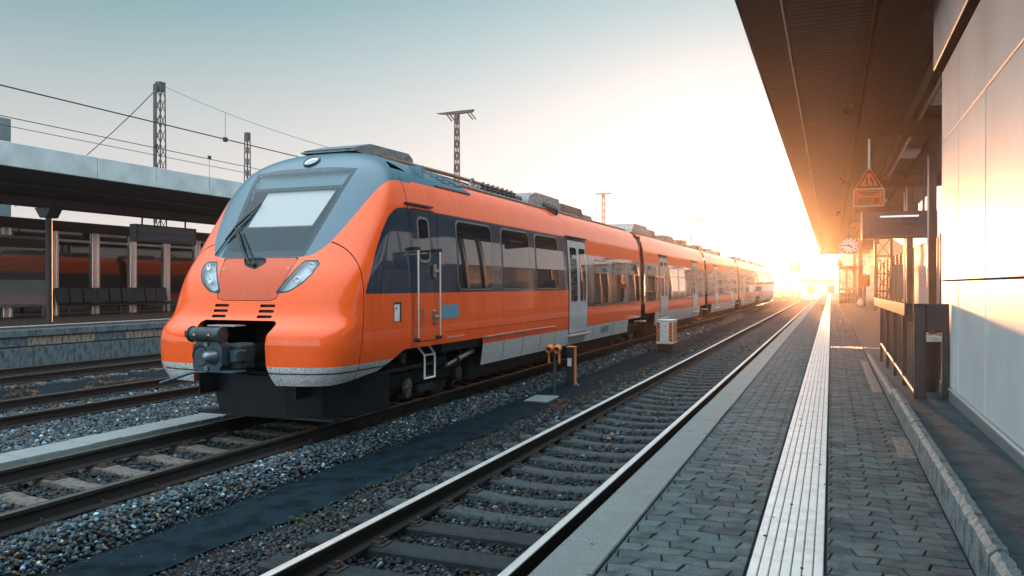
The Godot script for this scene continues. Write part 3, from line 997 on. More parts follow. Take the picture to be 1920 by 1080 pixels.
# ---------- canopy over the platform ----------
func build_canopy() -> void:
	var t := thing("platform_canopy", "long dark canopy with slatted ceiling over the paved platform", "canopy", Vector3(0, 5.5, 0))
	var o := Vector3(0, 5.5, 0)
	var z0 := 4.0
	var z1 := -80.0
	part("roof_deck", MB.new().box(Vector3(-0.98, 5.66, z0) - o, Vector3(3.3, 5.86, z1) - o), M.canopy_roof, t)
	# edge soffit, 6 m boards with joints
	var z := z0
	while z > z1 + 0.1:
		var zn := maxf(z - 5.95, z1)
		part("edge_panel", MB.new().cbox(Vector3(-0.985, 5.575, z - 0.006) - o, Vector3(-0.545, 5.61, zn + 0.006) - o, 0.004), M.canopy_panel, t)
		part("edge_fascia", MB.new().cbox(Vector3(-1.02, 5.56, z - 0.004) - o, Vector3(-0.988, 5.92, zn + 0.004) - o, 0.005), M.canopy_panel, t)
		z = zn
	part("edge_trim", MB.new().cbox(Vector3(-0.542, 5.555, z0) - o, Vector3(-0.525, 5.60, z1) - o, 0.003), M.canopy_trim, t)
	# slats across the platform: near ones singly, the rest joined
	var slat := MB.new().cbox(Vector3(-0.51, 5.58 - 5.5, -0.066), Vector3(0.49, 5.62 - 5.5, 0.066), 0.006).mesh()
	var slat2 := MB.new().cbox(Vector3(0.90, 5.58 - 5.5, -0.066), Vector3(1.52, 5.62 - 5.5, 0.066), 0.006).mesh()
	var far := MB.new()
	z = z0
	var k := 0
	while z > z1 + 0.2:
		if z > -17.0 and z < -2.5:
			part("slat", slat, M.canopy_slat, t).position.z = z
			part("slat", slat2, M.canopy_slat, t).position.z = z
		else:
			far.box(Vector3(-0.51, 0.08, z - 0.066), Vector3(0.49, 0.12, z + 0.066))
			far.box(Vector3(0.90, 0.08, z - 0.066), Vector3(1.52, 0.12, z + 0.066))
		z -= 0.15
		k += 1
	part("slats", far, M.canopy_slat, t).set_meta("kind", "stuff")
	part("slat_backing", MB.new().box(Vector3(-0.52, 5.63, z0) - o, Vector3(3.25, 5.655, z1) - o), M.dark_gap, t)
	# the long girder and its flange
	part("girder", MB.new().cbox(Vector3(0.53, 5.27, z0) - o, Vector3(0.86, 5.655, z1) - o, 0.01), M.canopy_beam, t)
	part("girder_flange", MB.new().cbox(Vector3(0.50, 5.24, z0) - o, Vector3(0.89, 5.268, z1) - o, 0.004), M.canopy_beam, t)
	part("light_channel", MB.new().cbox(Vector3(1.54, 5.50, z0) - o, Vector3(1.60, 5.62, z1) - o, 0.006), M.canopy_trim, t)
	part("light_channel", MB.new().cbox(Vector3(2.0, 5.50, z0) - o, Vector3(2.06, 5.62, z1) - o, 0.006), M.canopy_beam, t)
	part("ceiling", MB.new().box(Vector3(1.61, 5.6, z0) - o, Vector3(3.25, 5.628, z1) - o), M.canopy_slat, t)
	var zz := -17.2
	while zz > z1 + 2:
		part("cross_beam", MB.new().cbox(Vector3(0.895, 5.27, zz) - o, Vector3(3.2, 5.575, zz - 0.4) - o, 0.01), M.canopy_beam, t)
		zz -= 9.0
	for lz in [-12.0, -14.6, -21.0, -27.0, -33.0, -40.0]:
		var lm := part("light_fitting", MB.new().cbox(Vector3(1.63, 5.52, lz) - o, Vector3(1.97, 5.595, lz - 1.3) - o, 0.01), M.canopy_trim, t)
		for s in 5:
			part("louvre", MB.new().box(Vector3(1.64, 5.505, lz - 0.1 - s * 0.26) - o, Vector3(1.96, 5.518, lz - 0.12 - s * 0.26) - o), M.sign_edge, lm)
	# cables, loudspeakers and a drain pipe under the ceiling
	part("cable_tray", MB.new().cbox(Vector3(1.3, 5.49, z0) - o, Vector3(1.42, 5.53, z1) - o, 0.005), M.steel_paint, t)
	part("cable", MB.new().tube(Vector3(0.47, 5.56, z0) - o, Vector3(0.47, 5.56, z1) - o, 0.012, 0.012, 6), M.rubber, t)
	for lz in [-7.5, -15.5, -26.0, -38.0]:
		var sp := part("loudspeaker", MB.new().lathe(Vector3(0.30, 5.53, lz) - o, Vector3(-0.2, -0.7, 0.5), [[0.03, -0.06], [0.06, 0.0], [0.085, 0.09], [0.09, 0.1], [0.07, 0.09], [0.0, 0.03]], 16), M.steel_paint, t)
		part("bracket", MB.new().box(Vector3(0.285, 5.52, lz - 0.012) - o, Vector3(0.315, 5.60, lz + 0.012) - o), M.steel_paint, sp)
	part("end_fascia", MB.new().box(Vector3(-1.02, 5.2, z1 - 0.1) - o, Vector3(3.3, 5.92, z1 - 0.01) - o), M.canopy_panel, t)


# ---------- the platform across the yard ----------
func build_far_platform() -> void:
	rng.seed = 9
	var P := FAR_PLATFORM
	var body := struct("platform", MB.new().box(Vector3(-34, 0, 10), Vector3(-17.98, P - 0.02, -110)), M.platform_body, "far platform with a wall of concrete blocks under the white-edged canopy")
	part("paving_field", MB.new().box(Vector3(-33.9, P - 0.02, 10), Vector3(-18.35, P, -109)), M.far_paving, body)
	part("edge_strip", MB.new().box(Vector3(-19.75, P, 10), Vector3(-19.42, P + 0.006, -109)), M.tactile_a, body)
	var zz := -5.0
	for k in 46:
		zz = -6.85 - k * 0.955 + 0.12
		part("coping_block", MB.new().cbox(Vector3(-18.34, 1.1, zz - 0.008), Vector3(-17.84, P + 0.002, zz - 0.947), 0.012), M.face_block_b, body)
		part("wall_block", MB.new().cbox(Vector3(-18.0, 0.872, zz - 0.01), Vector3(-17.9, 1.085, zz - 0.945), 0.008), M.face_block if k % 3 else M.face_block_b, body)
		part("wall_panel", MB.new().cbox(Vector3(-18.0, 0.2, zz - 0.13), Vector3(-17.885 + rng.randf_range(-0.01, 0.01), 0.845, zz - 1.075), 0.006), M.face_block_b, body)
	for k in 26:
		part("guidance_rib", MB.new().box(Vector3(-20.6, P, -11.2 - k * 0.08), Vector3(-19.9, P + 0.006, -11.24 - k * 0.08)), M.tactile_a, body)
	# canopy in the shape of a shallow trough, white edge towards the tracks
	var t := thing("platform_canopy", "canopy with broad white edge above the far platform left of the train", "canopy", Vector3(-21.5, 4.6, -20))
	var o := Vector3(-21.5, 4.6, -20)
	var za := 6.0
	for k in 9:
		var a := -20.2 + 4.8 * 5 - k * 4.8
		part("fascia_panel", MB.new().cbox(Vector3(-17.97, 5.13, a - 0.008) - o, Vector3(-17.9, 5.70, a - 4.792) - o, 0.012), M.fascia_white, t)
	var zb := -20.2 + 24.0 - 43.2
	var u := MB.new()
	u.q(Vector3(-21.2, 4.86, za) - o, Vector3(-17.98, 5.14, za) - o, Vector3(-17.98, 5.14, zb) - o, Vector3(-21.2, 4.86, zb) - o)
	u.q(Vector3(-17.98, 5.6, za) - o, Vector3(-21.2, 5.3, za) - o, Vector3(-21.2, 5.3, zb) - o, Vector3(-17.98, 5.6, zb) - o)
	u.q(Vector3(-25.5, 5.3, za) - o, Vector3(-21.2, 4.86, za) - o, Vector3(-21.2, 4.86, zb) - o, Vector3(-25.5, 5.3, zb) - o)
	u.q(Vector3(-21.2, 5.3, za) - o, Vector3(-25.5, 5.6, za) - o, Vector3(-25.5, 5.6, zb) - o, Vector3(-21.2, 5.3, zb) - o)
	u.q(Vector3(-25.5, 5.3, zb) - o, Vector3(-25.5, 5.6, zb) - o, Vector3(-25.5, 5.6, za) - o, Vector3(-25.5, 5.3, za) - o)
	part("soffit", u, M.canopy_dark, t)
	part("gutter_beam", MB.new().cbox(Vector3(-21.55, 4.6, za) - o, Vector3(-20.95, 4.87, zb) - o, 0.02), M.canopy_dark, t)
	part("soffit_rib", MB.new().cbox(Vector3(-19.6, 4.93, za) - o, Vector3(-19.45, 5.0, zb) - o, 0.01), M.steel_paint, t)
	for k in 5:
		var cz := -8.0 - k * 8.6
		var c := part("column", MB.new().tube(Vector3(-21.25, P - 0.01, cz) - o, Vector3(-21.25, 4.3, cz) - o, 0.09, 0.09, 14), M.steel_paint, t)
		part("column_head", MB.new().plate(Vector3(-21.25, 4.3, cz + 0.2) - o, Vector3.RIGHT, Vector3.UP, PackedVector2Array([Vector2(-0.12, 0), Vector2(0.12, 0), Vector2(0.34, 0.295), Vector2(-0.34, 0.295)]), 0.4), M.steel_paint, c)
	# dark blue departure board under the gutter beam
	var d := thing("departure_board", "dark blue departure board hanging under the far canopy beside the train nose", "display board", Vector3(-21.25, 4.05, -20.6))
	part("case", MB.new().cbox(Vector3(-0.14, -0.28, -1.7), Vector3(0.14, 0.3, 1.0), 0.015), M.screen_case, d)
	part("screen", MB.new().box(Vector3(0.141, -0.22, -1.6), Vector3(0.147, 0.0, 0.9)), M.display_blue, d)
	part("screen", MB.new().box(Vector3(0.141, 0.03, -1.6), Vector3(0.147, 0.24, 0.9)), M.display_blue, d)
	for s in [-1.3, 0.6]:
		part("hanger", MB.new().tube(Vector3(0, 0.29, s), Vector3(0, 0.55, s), 0.03), M.steel_paint, d)
	# glazed shelter
	var sx := -25.5
	var sh := thing("waiting_shelter", "dark glazed waiting shelter with copper-lit posts on the far platform", "shelter", Vector3(sx, P, -22.5))
	var so := Vector3(sx, P, -22.5)
	part("roof_beam", MB.new().cbox(Vector3(-0.5, 3.0, -8.5), Vector3(0.16, 3.36, 8.0), 0.02), M.shelter_dark, sh)
	part("sill", MB.new().cbox(Vector3(-0.12, 0.0, -8.5), Vector3(0.0, 0.09, 8.0), 0.01), M.shelter_dark, sh)
	part("back_wall", MB.new().box(Vector3(-1.6, 0.0, -8.5), Vector3(-1.5, 3.0, 8.0)), M.shelter_dark, sh)
	for k in 10:
		var pz := 2.5 + 5.13 - k * 1.71
		var po := part("post", MB.new().cbox(Vector3(-0.03, 0.0, pz - 0.23), Vector3(0.1, 3.0, pz - 0.02), 0.01), M.shelter_post, sh)
		part("rib", MB.new().cbox(Vector3(0.1005, 0.0, pz - 0.15), Vector3(0.14, 3.0, pz - 0.10), 0.008), M.shelter_post, po)
		part("dark_jamb", MB.new().cbox(Vector3(-0.03, 0.0, pz - 0.019), Vector3(0.12, 3.0, pz + 0.12), 0.01), M.shelter_post, sh)
		if k < 9:
			part("pane", MB.new().box(Vector3(0.02, 0.1, pz - 1.58), Vector3(0.03, 2.62, pz - 0.24)), M.shelter_glass, sh)
			part("transom", MB.new().box(Vector3(0.0, 2.64, pz - 1.58), Vector3(0.05, 2.72, pz - 0.24)), M.sign_edge, sh)
			part("pane", MB.new().box(Vector3(0.02, 2.73, pz - 1.58), Vector3(0.03, 2.99, pz - 0.24)), M.shelter_glass, sh)
	# poster case in front of the shelter
	var pc := thing("poster_case", "framed poster case with pale lower half at the far left", "poster case", Vector3(-24.9, P, -18.6))
	part("frame", MB.new().cbox(Vector3(-0.1, 0.35, -0.9), Vector3(0.0, 2.72, 1.4), 0.02), M.steel_bare, pc)
	part("poster", MB.new().box(Vector3(0.001, 0.45, -0.78), Vector3(0.006, 1.25, 1.3)), M.poster_sheet, pc)
	part("poster", MB.new().box(Vector3(0.001, 1.255, -0.78), Vector3(0.006, 2.6, 1.3)), M.poster_art, pc)
	part("glass", MB.new().box(Vector3(0.02, 0.42, -0.82), Vector3(0.026, 2.64, 1.32)), M.pane, pc)
	for s in [-0.7, 1.2]:
		part("leg", MB.new().box(Vector3(-0.08, 0, s), Vector3(-0.02, 0.36, s + 0.08)), M.steel_bare, pc)
	# row of seats
	var bn := thing("seat_row", "row of dark metal seats on the far platform in front of the shelter", "bench", Vector3(-24.85, P, -22.4))
	part("beam", MB.new().cbox(Vector3(-0.04, 0.32, -2.6), Vector3(0.06, 0.40, 2.6), 0.01), M.shelter_dark, bn)
	for s in [-2.2, 0.0, 2.2]:
		part("leg", MB.new().cbox(Vector3(-0.03, 0, s), Vector3(0.05, 0.32, s + 0.08), 0.01), M.shelter_dark, bn)
	for k in 9:
		var az := 2.54 - k * 0.562
		part("seat", MB.new().cbox(Vector3(-0.24, 0.41, az - 0.5), Vector3(0.24, 0.44, az), 0.012), M.bench_seat, bn)
		part("backrest", MB.new().plate(Vector3(-0.2, 0.46, az), Vector3(0, 0, -1), Vector3(-0.16, 1, 0).normalized(), rounded(0, 0, 0.5, 0.53, 0.03), 0.025), M.bench_seat, bn)


# ---------- the train ----------
const BODY_W := [[0.9, 1.39], [1.2, 1.43], [1.35, 1.448], [1.6, 1.46], [2.2, 1.46], [2.6, 1.447], [3.0, 1.425], [3.4, 1.39], [3.6, 1.352], [3.75, 1.3], [3.9, 1.2], [4.0, 1.08], [4.05, 0.96], [4.08, 0.75], [4.09, 0.0]]
const NOSE_W := [[1.0, 1.30], [1.1, 1.34], [1.2, 1.39], [1.35, 1.44], [1.6, 1.462], [2.2, 1.46], [2.6, 1.447], [3.0, 1.425], [3.4, 1.39], [3.6, 1.355], [3.75, 1.31], [3.9, 1.235], [4.0, 1.16], [4.1, 1.04], [4.2, 0.85], [4.27, 0.62], [4.31, 0.34], [4.325, 0.0]]
const NOSE_Z := [[1.0, -8.02], [1.1, -7.97], [1.2, -7.93], [1.33, -7.90], [1.6, -7.90], [1.7, -7.915], [1.78, -7.96], [1.87, -8.06], [1.95, -8.125], [2.05, -8.17], [2.2, -8.22], [2.4, -8.30], [2.54, -8.38], [2.66, -8.47], [2.78, -8.56], [3.0, -8.72], [3.3, -8.94], [3.69, -9.22], [3.92, -9.40], [4.05, -9.53], [4.13, -9.63], [4.22, -9.78], [4.28, -9.95], [4.31, -10.13], [4.325, -10.45]]
const NOSE_D := [[1.0, 0.7], [1.6, 0.75], [2.2, 0.8], [2.6, 0.82], [3.2, 0.75], [3.8, 0.62], [4.1, 0.52], [4.325, 0.5]]
const NOSE_END := -11.0
const SUPER := 3.8


func nose_z(x: float, y: float) -> float:
	var w := interp(NOSE_W, y)
	var s := clampf(absf(x) / maxf(w, 0.01), 0.0, 1.0)
	return interp(NOSE_Z, y) - interp(NOSE_D, y) * (1.0 - pow(1.0 - pow(s, SUPER), 1.0 / SUPER))


func poly_sd(px: float, py: float, poly: PackedVector2Array) -> float:
	# signed distance, negative inside
	var d := INF
	var inside := false
	var n := poly.size()
	var p := Vector2(px, py)
	var j := n - 1
	for i in n:
		var a: Vector2 = poly[i]
		var b: Vector2 = poly[j]
		var e := b - a
		var w := p - a
		var q := w - e * clampf(w.dot(e) / e.length_squared(), 0.0, 1.0)
		d = minf(d, q.length_squared())
		if (a.y > py) != (b.y > py) and px < (b.x - a.x) * (py - a.y) / (b.y - a.y) + a.x:
			inside = not inside
		j = i
	return -sqrt(d) if inside else sqrt(d)


func mirrored(poly: PackedVector2Array) -> PackedVector2Array:
	var r := PackedVector2Array()
	for p in poly: r.append(Vector2(-p.x, p.y))
	return r


# split a polygon of [position, normal, values] by value k: [inside, outside]
func split(poly: Array, k: int) -> Array:
	var a := []
	var b := []
	var n := poly.size()
	for i in n:
		var p: Array = poly[i]
		var q: Array = poly[(i + 1) % n]
		var gp: float = p[2][k]
		var gq: float = q[2][k]
		if gp > 0.0: a.append(p)
		else: b.append(p)
		if (gp > 0.0) != (gq > 0.0):
			var f := gp / (gp - gq)
			var vals := PackedFloat32Array()
			vals.resize(p[2].size())
			for j in vals.size(): vals[j] = lerpf(p[2][j], q[2][j], f)
			vals[k] = 0.0
			var m := [p[0].lerp(q[0], f), p[1].lerp(q[1], f).normalized(), vals]
			a.append(m)
			b.append(m)
	return [a if a.size() >= 3 else [], b if b.size() >= 3 else []]


func build_nose(root: Node3D) -> void:
	var light_poly := PackedVector2Array([Vector2(0.70, 2.655), Vector2(0.90, 2.655), Vector2(0.945, 2.60), Vector2(0.90, 2.47), Vector2(0.80, 2.35), Vector2(0.64, 2.245), Vector2(0.42, 2.215), Vector2(0.50, 2.34)])
	var glass_main := PackedVector2Array([Vector2(-0.615, 2.785), Vector2(0.615, 2.785), Vector2(0.75, 3.655), Vector2(-0.75, 3.655)])
	var glass_top := PackedVector2Array([Vector2(-0.755, 3.705), Vector2(0.755, 3.705), Vector2(0.79, 3.925), Vector2(-0.79, 3.925)])
	var screen := PackedVector2Array([Vector2(-0.67, 2.70), Vector2(0.67, 2.70), Vector2(0.86, 3.96), Vector2(0.4, 4.0), Vector2(-0.4, 4.0), Vector2(-0.86, 3.96)])
	var slot := PackedVector2Array([Vector2(-0.27, 2.70), Vector2(0.22, 2.70), Vector2(0.08, 2.54), Vector2(-0.22, 2.54)])
	var hood := PackedVector2Array([Vector2(-0.60, 2.692), Vector2(0.60, 2.692), Vector2(0.47, 2.17), Vector2(0.42, 2.135), Vector2(-0.42, 2.135), Vector2(-0.47, 2.17)])
	var opening := [[1.0, 0.66], [1.1, 0.645], [1.2, 0.60], [1.35, 0.555], [1.6, 0.54], [1.72, 0.55], [1.8, 0.595], [1.95, 0.60]]
	var mask := [[2.66, 0.0], [2.685, 0.62], [2.72, 0.78], [2.8, 0.88], [2.9, 0.955], [3.1, 1.05], [3.3, 1.125], [3.5, 1.19], [3.7, 1.25], [3.82, 1.29], [3.86, 1.40]]
	var cut := [[-11.5, 1.44], [-9.72, 1.44], [-9.12, 1.2], [-8.6, 1.14], [-8.2, 1.10], [-7.5, 1.10]]
	var band_top := PackedVector2Array([Vector2(-8.72, 2.22), Vector2(-8.86, 2.48), Vector2(-9.02, 2.78), Vector2(-9.2, 3.05), Vector2(-9.38, 3.26), Vector2(-9.56, 3.38), Vector2(-9.76, 3.425), Vector2(-11.6, 3.43), Vector2(-11.6, 2.22)])
	var seam := [[1.0, -8.6], [1.3, -8.6], [2.1, -8.69], [2.5, -8.70], [3.0, -8.69]]
	var door := rounded(-10.79, 1.52, -9.99, 3.43, 0.07)
	var door_glass := rounded(-10.50, 2.70, -10.20, 3.30, 0.07)
	var horn := PackedVector2Array([Vector2(-9.84, 4.0), Vector2(-9.93, 4.11), Vector2(-10.03, 4.12), Vector2(-10.27, 3.99)])
	# regions in order: [name, list of value functions, material ("" leaves a hole), sunk by]
	var R := []
	R.append(["opening", [func(p): return minf(lin(opening, p.y) - absf(p.x), 1.888 - p.y) if p.z > -9.0 else -1.0], ""])
	R.append(["undercut", [func(p): return lin(cut, p.z) - p.y], ""])
	for s in [-1.0, 1.0]:
		var lp := light_poly if s > 0 else mirrored(light_poly)
		R.append(["lens", [func(p): return -poly_sd(p.x, p.y, lp) - 0.02 if p.z > -9.2 else -1.0], "clear_lens"])
		R.append(["light_rim", [func(p): return -poly_sd(p.x, p.y, lp) if p.z > -9.2 else -1.0], "screen_border"])
	R.append(["windscreen", [func(p): return -poly_sd(p.x, p.y, glass_main) if p.z > -9.6 else -1.0], "windscreen_glass"])
	R.append(["header_glass", [func(p): return -poly_sd(p.x, p.y, glass_top) if p.z > -9.8 else -1.0], "windscreen_glass"])
	R.append(["wiper_recess", [func(p): return -poly_sd(p.x, p.y, slot) if p.z > -9.2 else -1.0], "rubber", 0.03])
	R.append(["windscreen_border", [func(p): return -poly_sd(p.x, p.y, screen) if p.z > -9.8 else -1.0], "screen_border"])
	for s in [-1.0, 1.0]:
		for k in 3:
			var yc := 1.935 + k * 0.068
			var xa := 0.235 + 0.0 * k
			var xb := 0.50 - 0.012 * (2 - k)
			R.append(["grille_slot", [func(p): return minf(0.018 - absf(p.y - yc), minf(s * p.x - xa, xb - s * p.x)) if p.z > -8.6 else -1.0], "rubber", 0.045])
	R.append(["hood_panel", [func(p): return -poly_sd(p.x, p.y, hood) - 0.005 if p.z > -8.9 else -1.0], "paint_hood"])
	R.append(["hood_gap", [func(p): return -poly_sd(p.x, p.y, hood) + 0.003 if p.z > -8.9 else -1.0], "rubber", 0.01])
	R.append(["door_window", [func(p): return -poly_sd(p.z, p.y, door_glass) if absf(p.x) > 1.2 else -1.0], "tinted_glass"])
	R.append(["door_window_seal", [func(p): return 0.035 - poly_sd(p.z, p.y, door_glass) if absf(p.x) > 1.2 else -1.0], "seal"])
	R.append(["door_gap", [func(p): return 0.009 - poly_sd(p.z, p.y, door) if absf(p.x) > 1.2 else -1.0, func(p): return poly_sd(p.z, p.y, door) + 0.004 if absf(p.x) > 1.2 else -1.0], "rubber", 0.012])
	R.append(["side_gap", [func(p): return 0.007 - (p.z + 9.93) if absf(p.x) > 1.2 and p.y < 3.9 else -1.0, func(p): return 0.007 + (p.z + 9.93)], "rubber", 0.012])
	R.append(["nose_gap", [func(p): return 0.006 - (p.z - interp(seam, p.y)) if absf(p.x) > 0.93 and p.y < 2.93 else -1.0, func(p): return 0.006 + (p.z - interp(seam, p.y))], "rubber", 0.012])
	R.append(["horn_recess", [func(p): return -poly_sd(p.z, p.y, horn) if absf(p.x) > 0.8 else -1.0], "rubber", 0.06])
	for c in 2:
		for k in 7:
			var y0 := 3.97 + k * 0.04
			var za := -11.35 - c * 0.42 + k * 0.11
			R.append(["vent_slot", [func(p): return minf(0.011 - absf(p.y - y0), minf(za - p.z, p.z - za + 0.34)) if p.x > 0.3 else -1.0], "rubber", 0.04])
	R.append(["cab_mask", [func(p): return maxf(minf(lin(mask, p.y) - absf(p.x), 1.0 if p.z > -10.2 else -1.0), p.y - 3.84) if p.y > 2.6 else -1.0], "paint_mask"])
	R.append(["side_band", [func(p): return -poly_sd(p.z, p.y, band_top) if absf(p.x) > 1.1 else -1.0], "paint_band"])
	R.append(["skirt_line", [func(p): return 0.008 - (p.y - 1.252), func(p): return 0.008 + (p.y - 1.252)], "rubber", 0.012])
	R.append(["skirt_band", [func(p): return 1.335 - p.y], "paint_grey"])
	var fs := []
	var first := []
	for r in R:
		first.append(fs.size())
		for f in r[1]: fs.append(f)
	# the grid
	var ys := []
	var y := 1.05
	while y < 4.324:
		if y > 3.885 and ys[-1] < 3.884:
			ys.append(3.882)
			ys.append(3.885)
		ys.append(y)
		y += 0.010 if (y > 1.90 and y < 2.11) else 0.007 if y > 3.94 else 0.027
	ys.append(4.3249)
	var cols := []
	for k in 30: cols.append([-1, 1.0 - k / 30.0])
	for k in 85: cols.append([0, -PI / 2 + PI * k / 84.0])
	for k in 30: cols.append([1, (k + 1) / 30.0])
	var nr := ys.size()
	var nc := cols.size()
	var P := []
	for j in nr:
		var w := interp(NOSE_W, ys[j])
		var zc := interp(NOSE_Z, ys[j])
		var d := interp(NOSE_D, ys[j])
		for c in cols:
			if c[0] == 0:
				var sn := sin(c[1])
				var cs := cos(c[1])
				P.append(Vector3(w * signf(sn) * pow(absf(sn), 2.0 / SUPER), ys[j], zc - d * (1.0 - pow(maxf(cs, 0.0), 2.0 / SUPER))))
			else:
				P.append(Vector3(w * c[0], ys[j], lerpf(zc - d, NOSE_END if ys[j] < 3.884 else -12.4 + (ys[j] - 3.885) * 2.7, c[1])))
	var N := []
	for j in nr:
		for i in nc:
			var a: Vector3 = P[j * nc + mini(i + 1, nc - 1)] - P[j * nc + maxi(i - 1, 0)]
			var b: Vector3 = P[mini(j + 1, nr - 1) * nc + i] - P[maxi(j - 1, 0) * nc + i]
			var nn := a.cross(b)
			N.append(nn.normalized() if nn.length() > 1e-9 else Vector3.UP)
	var V := []
	for k in P.size():
		var vals := PackedFloat32Array()
		vals.resize(fs.size())
		for j in fs.size(): vals[j] = fs[j].call(P[k])
		V.append([P[k], N[k], vals])
	var outs := {}
	for j in nr - 1:
		for i in nc - 1:
			var quad := [V[j * nc + i], V[j * nc + i + 1], V[(j + 1) * nc + i + 1], V[(j + 1) * nc + i]]
			var rest := [quad]
			for r in R.size():
				if rest.is_empty(): break
				var ng: int = R[r][1].size()
				var hit := true
				for g in ng:
					var k: int = first[r] + g
					if quad[0][2][k] <= 0 and quad[1][2][k] <= 0 and quad[2][2][k] <= 0 and quad[3][2][k] <= 0:
						hit = false
						break
				if not hit: continue
				var left := []
				for poly in rest:
					var cur: Array = poly
					for g in ng:
						var sp := split(cur, first[r] + g)
						if sp[1].size(): left.append(sp[1])
						cur = sp[0]
						if cur.is_empty(): break
					if cur.size(): emit(outs, r, cur)
				rest = left
			for poly in rest: emit(outs, -1, poly)
	part("front_shell", outs[-1], M.paint_orange, root)
	for r in R.size():
		if R[r][2] == "" or not outs.has(r): continue
		var mb: MB = outs[r]
		if R[r].size() > 3:
			for k in mb.v.size(): mb.v[k] -= mb.n[k] * R[r][3]
		part(R[r][0], mb, M[R[r][2]], root)
		if R[r][0] == "hood_gap": root.get_child(root.get_child_count() - 1).set_meta("kind", "stuff")
		if R[r][0] == "lens":
			var back := MB.new()
			back.v = mb.v.duplicate()
			back.n = mb.n.duplicate()
			for k in back.v.size(): back.v[k] -= back.n[k] * 0.06
			part("headlight_housing", back, M.lamp_housing, root)


func emit(outs: Dictionary, key: int, poly: Array) -> void:
	if not outs.has(key): outs[key] = MB.new()
	var mb: MB = outs[key]
	for k in range(1, poly.size() - 1):
		mb.tn(poly[0][0], poly[k][0], poly[k + 1][0], poly[0][1], poly[k][1], poly[k + 1][1])


func body_n(y: float) -> Vector3:
	var s := (interp(BODY_W, y + 0.01) - interp(BODY_W, y - 0.01)) / 0.02
	return Vector3(1, -s, 0).normalized()


# strip of the car side between two heights, both sides of the car
func side_strip(mb: MB, z0: float, z1: float, ya: float, yb: float, off := 0.0) -> void:
	var n := maxi(1, int(ceil((yb - ya) / 0.06)))
	for k in n:
		var y0 := lerpf(ya, yb, float(k) / n)
		var y1 := lerpf(ya, yb, float(k + 1) / n)
		var x0 := interp(BODY_W, y0) + off
		var x1 := interp(BODY_W, y1) + off
		var n0 := body_n(y0)
		var n1 := body_n(y1)
		mb.qn(Vector3(x0, y0, z0), Vector3(x0, y0, z1), Vector3(x1, y1, z1), Vector3(x1, y1, z0), n0, n0, n1, n1)
		var f := Vector3(-1, 1, 1)
		mb.qn(Vector3(-x0, y0, z1), Vector3(-x0, y0, z0), Vector3(-x1, y1, z0), Vector3(-x1, y1, z1), n0 * f, n0 * f, n1 * f, n1 * f)


# a pane or leaf lying on the right-hand side, with rounded corners and a real edge
func side_panel(z0: float, z1: float, ya: float, yb: float, r: float, off: float) -> MB:
	var mb := MB.new()
	var rows := []
	for k in 5: rows.append(ya + r * (1.0 - cos(PI / 2 * k / 4.0)))
	var m := maxi(2, int((yb - ya) / 0.15))
	for k in range(1, m): rows.append(lerpf(ya + r, yb - r, float(k) / m))
	for k in 5: rows.append(yb - r + r * sin(PI / 2 * k / 4.0))
	var prev := []
	for yy in rows:
		var ins := 0.0
		if yy < ya + r: ins = r - sqrt(maxf(0.0, r * r - pow(ya + r - yy, 2)))
		elif yy > yb - r: ins = r - sqrt(maxf(0.0, r * r - pow(yy - yb + r, 2)))
		var x := interp(BODY_W, yy)
		var cur := [Vector3(x - 0.004, yy, z0 - ins), Vector3(x + off, yy, z0 - ins), Vector3(x + off, yy, z1 + ins), Vector3(x - 0.004, yy, z1 + ins), body_n(yy)]
		if prev.size():
			mb.qn(prev[1], prev[2], cur[2], cur[1], prev[4], prev[4], cur[4], cur[4])
			mb.q(prev[0], prev[1], cur[1], cur[0])
			mb.q(prev[2], prev[3], cur[3], cur[2])
		else:
			mb.q(cur[3], cur[2], cur[1], cur[0])
		prev = cur
	mb.q(prev[0], prev[1], prev[2], prev[3])
	return mb


func add_window(car: Node3D, z0: float, z1: float, ya: float, yb: float, vent := false) -> void:
	var f := part("window", side_panel(z0 + 0.035, z1 - 0.035, ya - 0.035, yb + 0.035, 0.13, 0.006), M.seal, car)
	part("rubber_seal", side_panel(z0 + 0.015, z1 - 0.015, ya - 0.015, yb + 0.015, 0.115, 0.009), M.rubber, f)
	part("pane", side_panel(z0, z1, ya, yb, 0.10, 0.012), M.tinted_glass, f)
	if vent:
		var y := lerpf(ya, yb, 0.72)
		part("bar", side_panel(z0 - 0.01, z1 + 0.01, y - 0.012, y + 0.012, 0.006, 0.018), M.seal, f)


func add_doors(car: Node3D, z0: float, z1: float, yf: float, yt: float) -> void:
	var d := part("door", side_panel(z0 + 0.05, z1 - 0.05, yf - 0.02, yt + 0.04, 0.05, 0.006), M.rubber, car)
	var zm := (z0 + z1) / 2
	for leaf in [[z0, zm + 0.012], [zm - 0.012, z1]]:
		part("leaf", side_panel(leaf[0], leaf[1], yf, yt, 0.04, 0.014), M.door_grey, d)
		part("pane", side_panel(leaf[0] - 0.10, leaf[1] + 0.10, yf + 0.72, yt - 0.16, 0.06, 0.018), M.tinted_glass, d)
	part("gutter", side_panel(z0 + 0.1, z1 - 0.1, yt + 0.07, yt + 0.10, 0.01, 0.05), M.rubber, d)
	part("step", MB.new().cbox(Vector3(1.40, yf - 0.075, z0), Vector3(1.55, yf - 0.035, z1), 0.008), M.bright_steel, d)
	part("push_button", side_panel(zm - 0.03, zm - 0.09, yf + 1.0, yf + 1.06, 0.02, 0.022), M.seal, d)


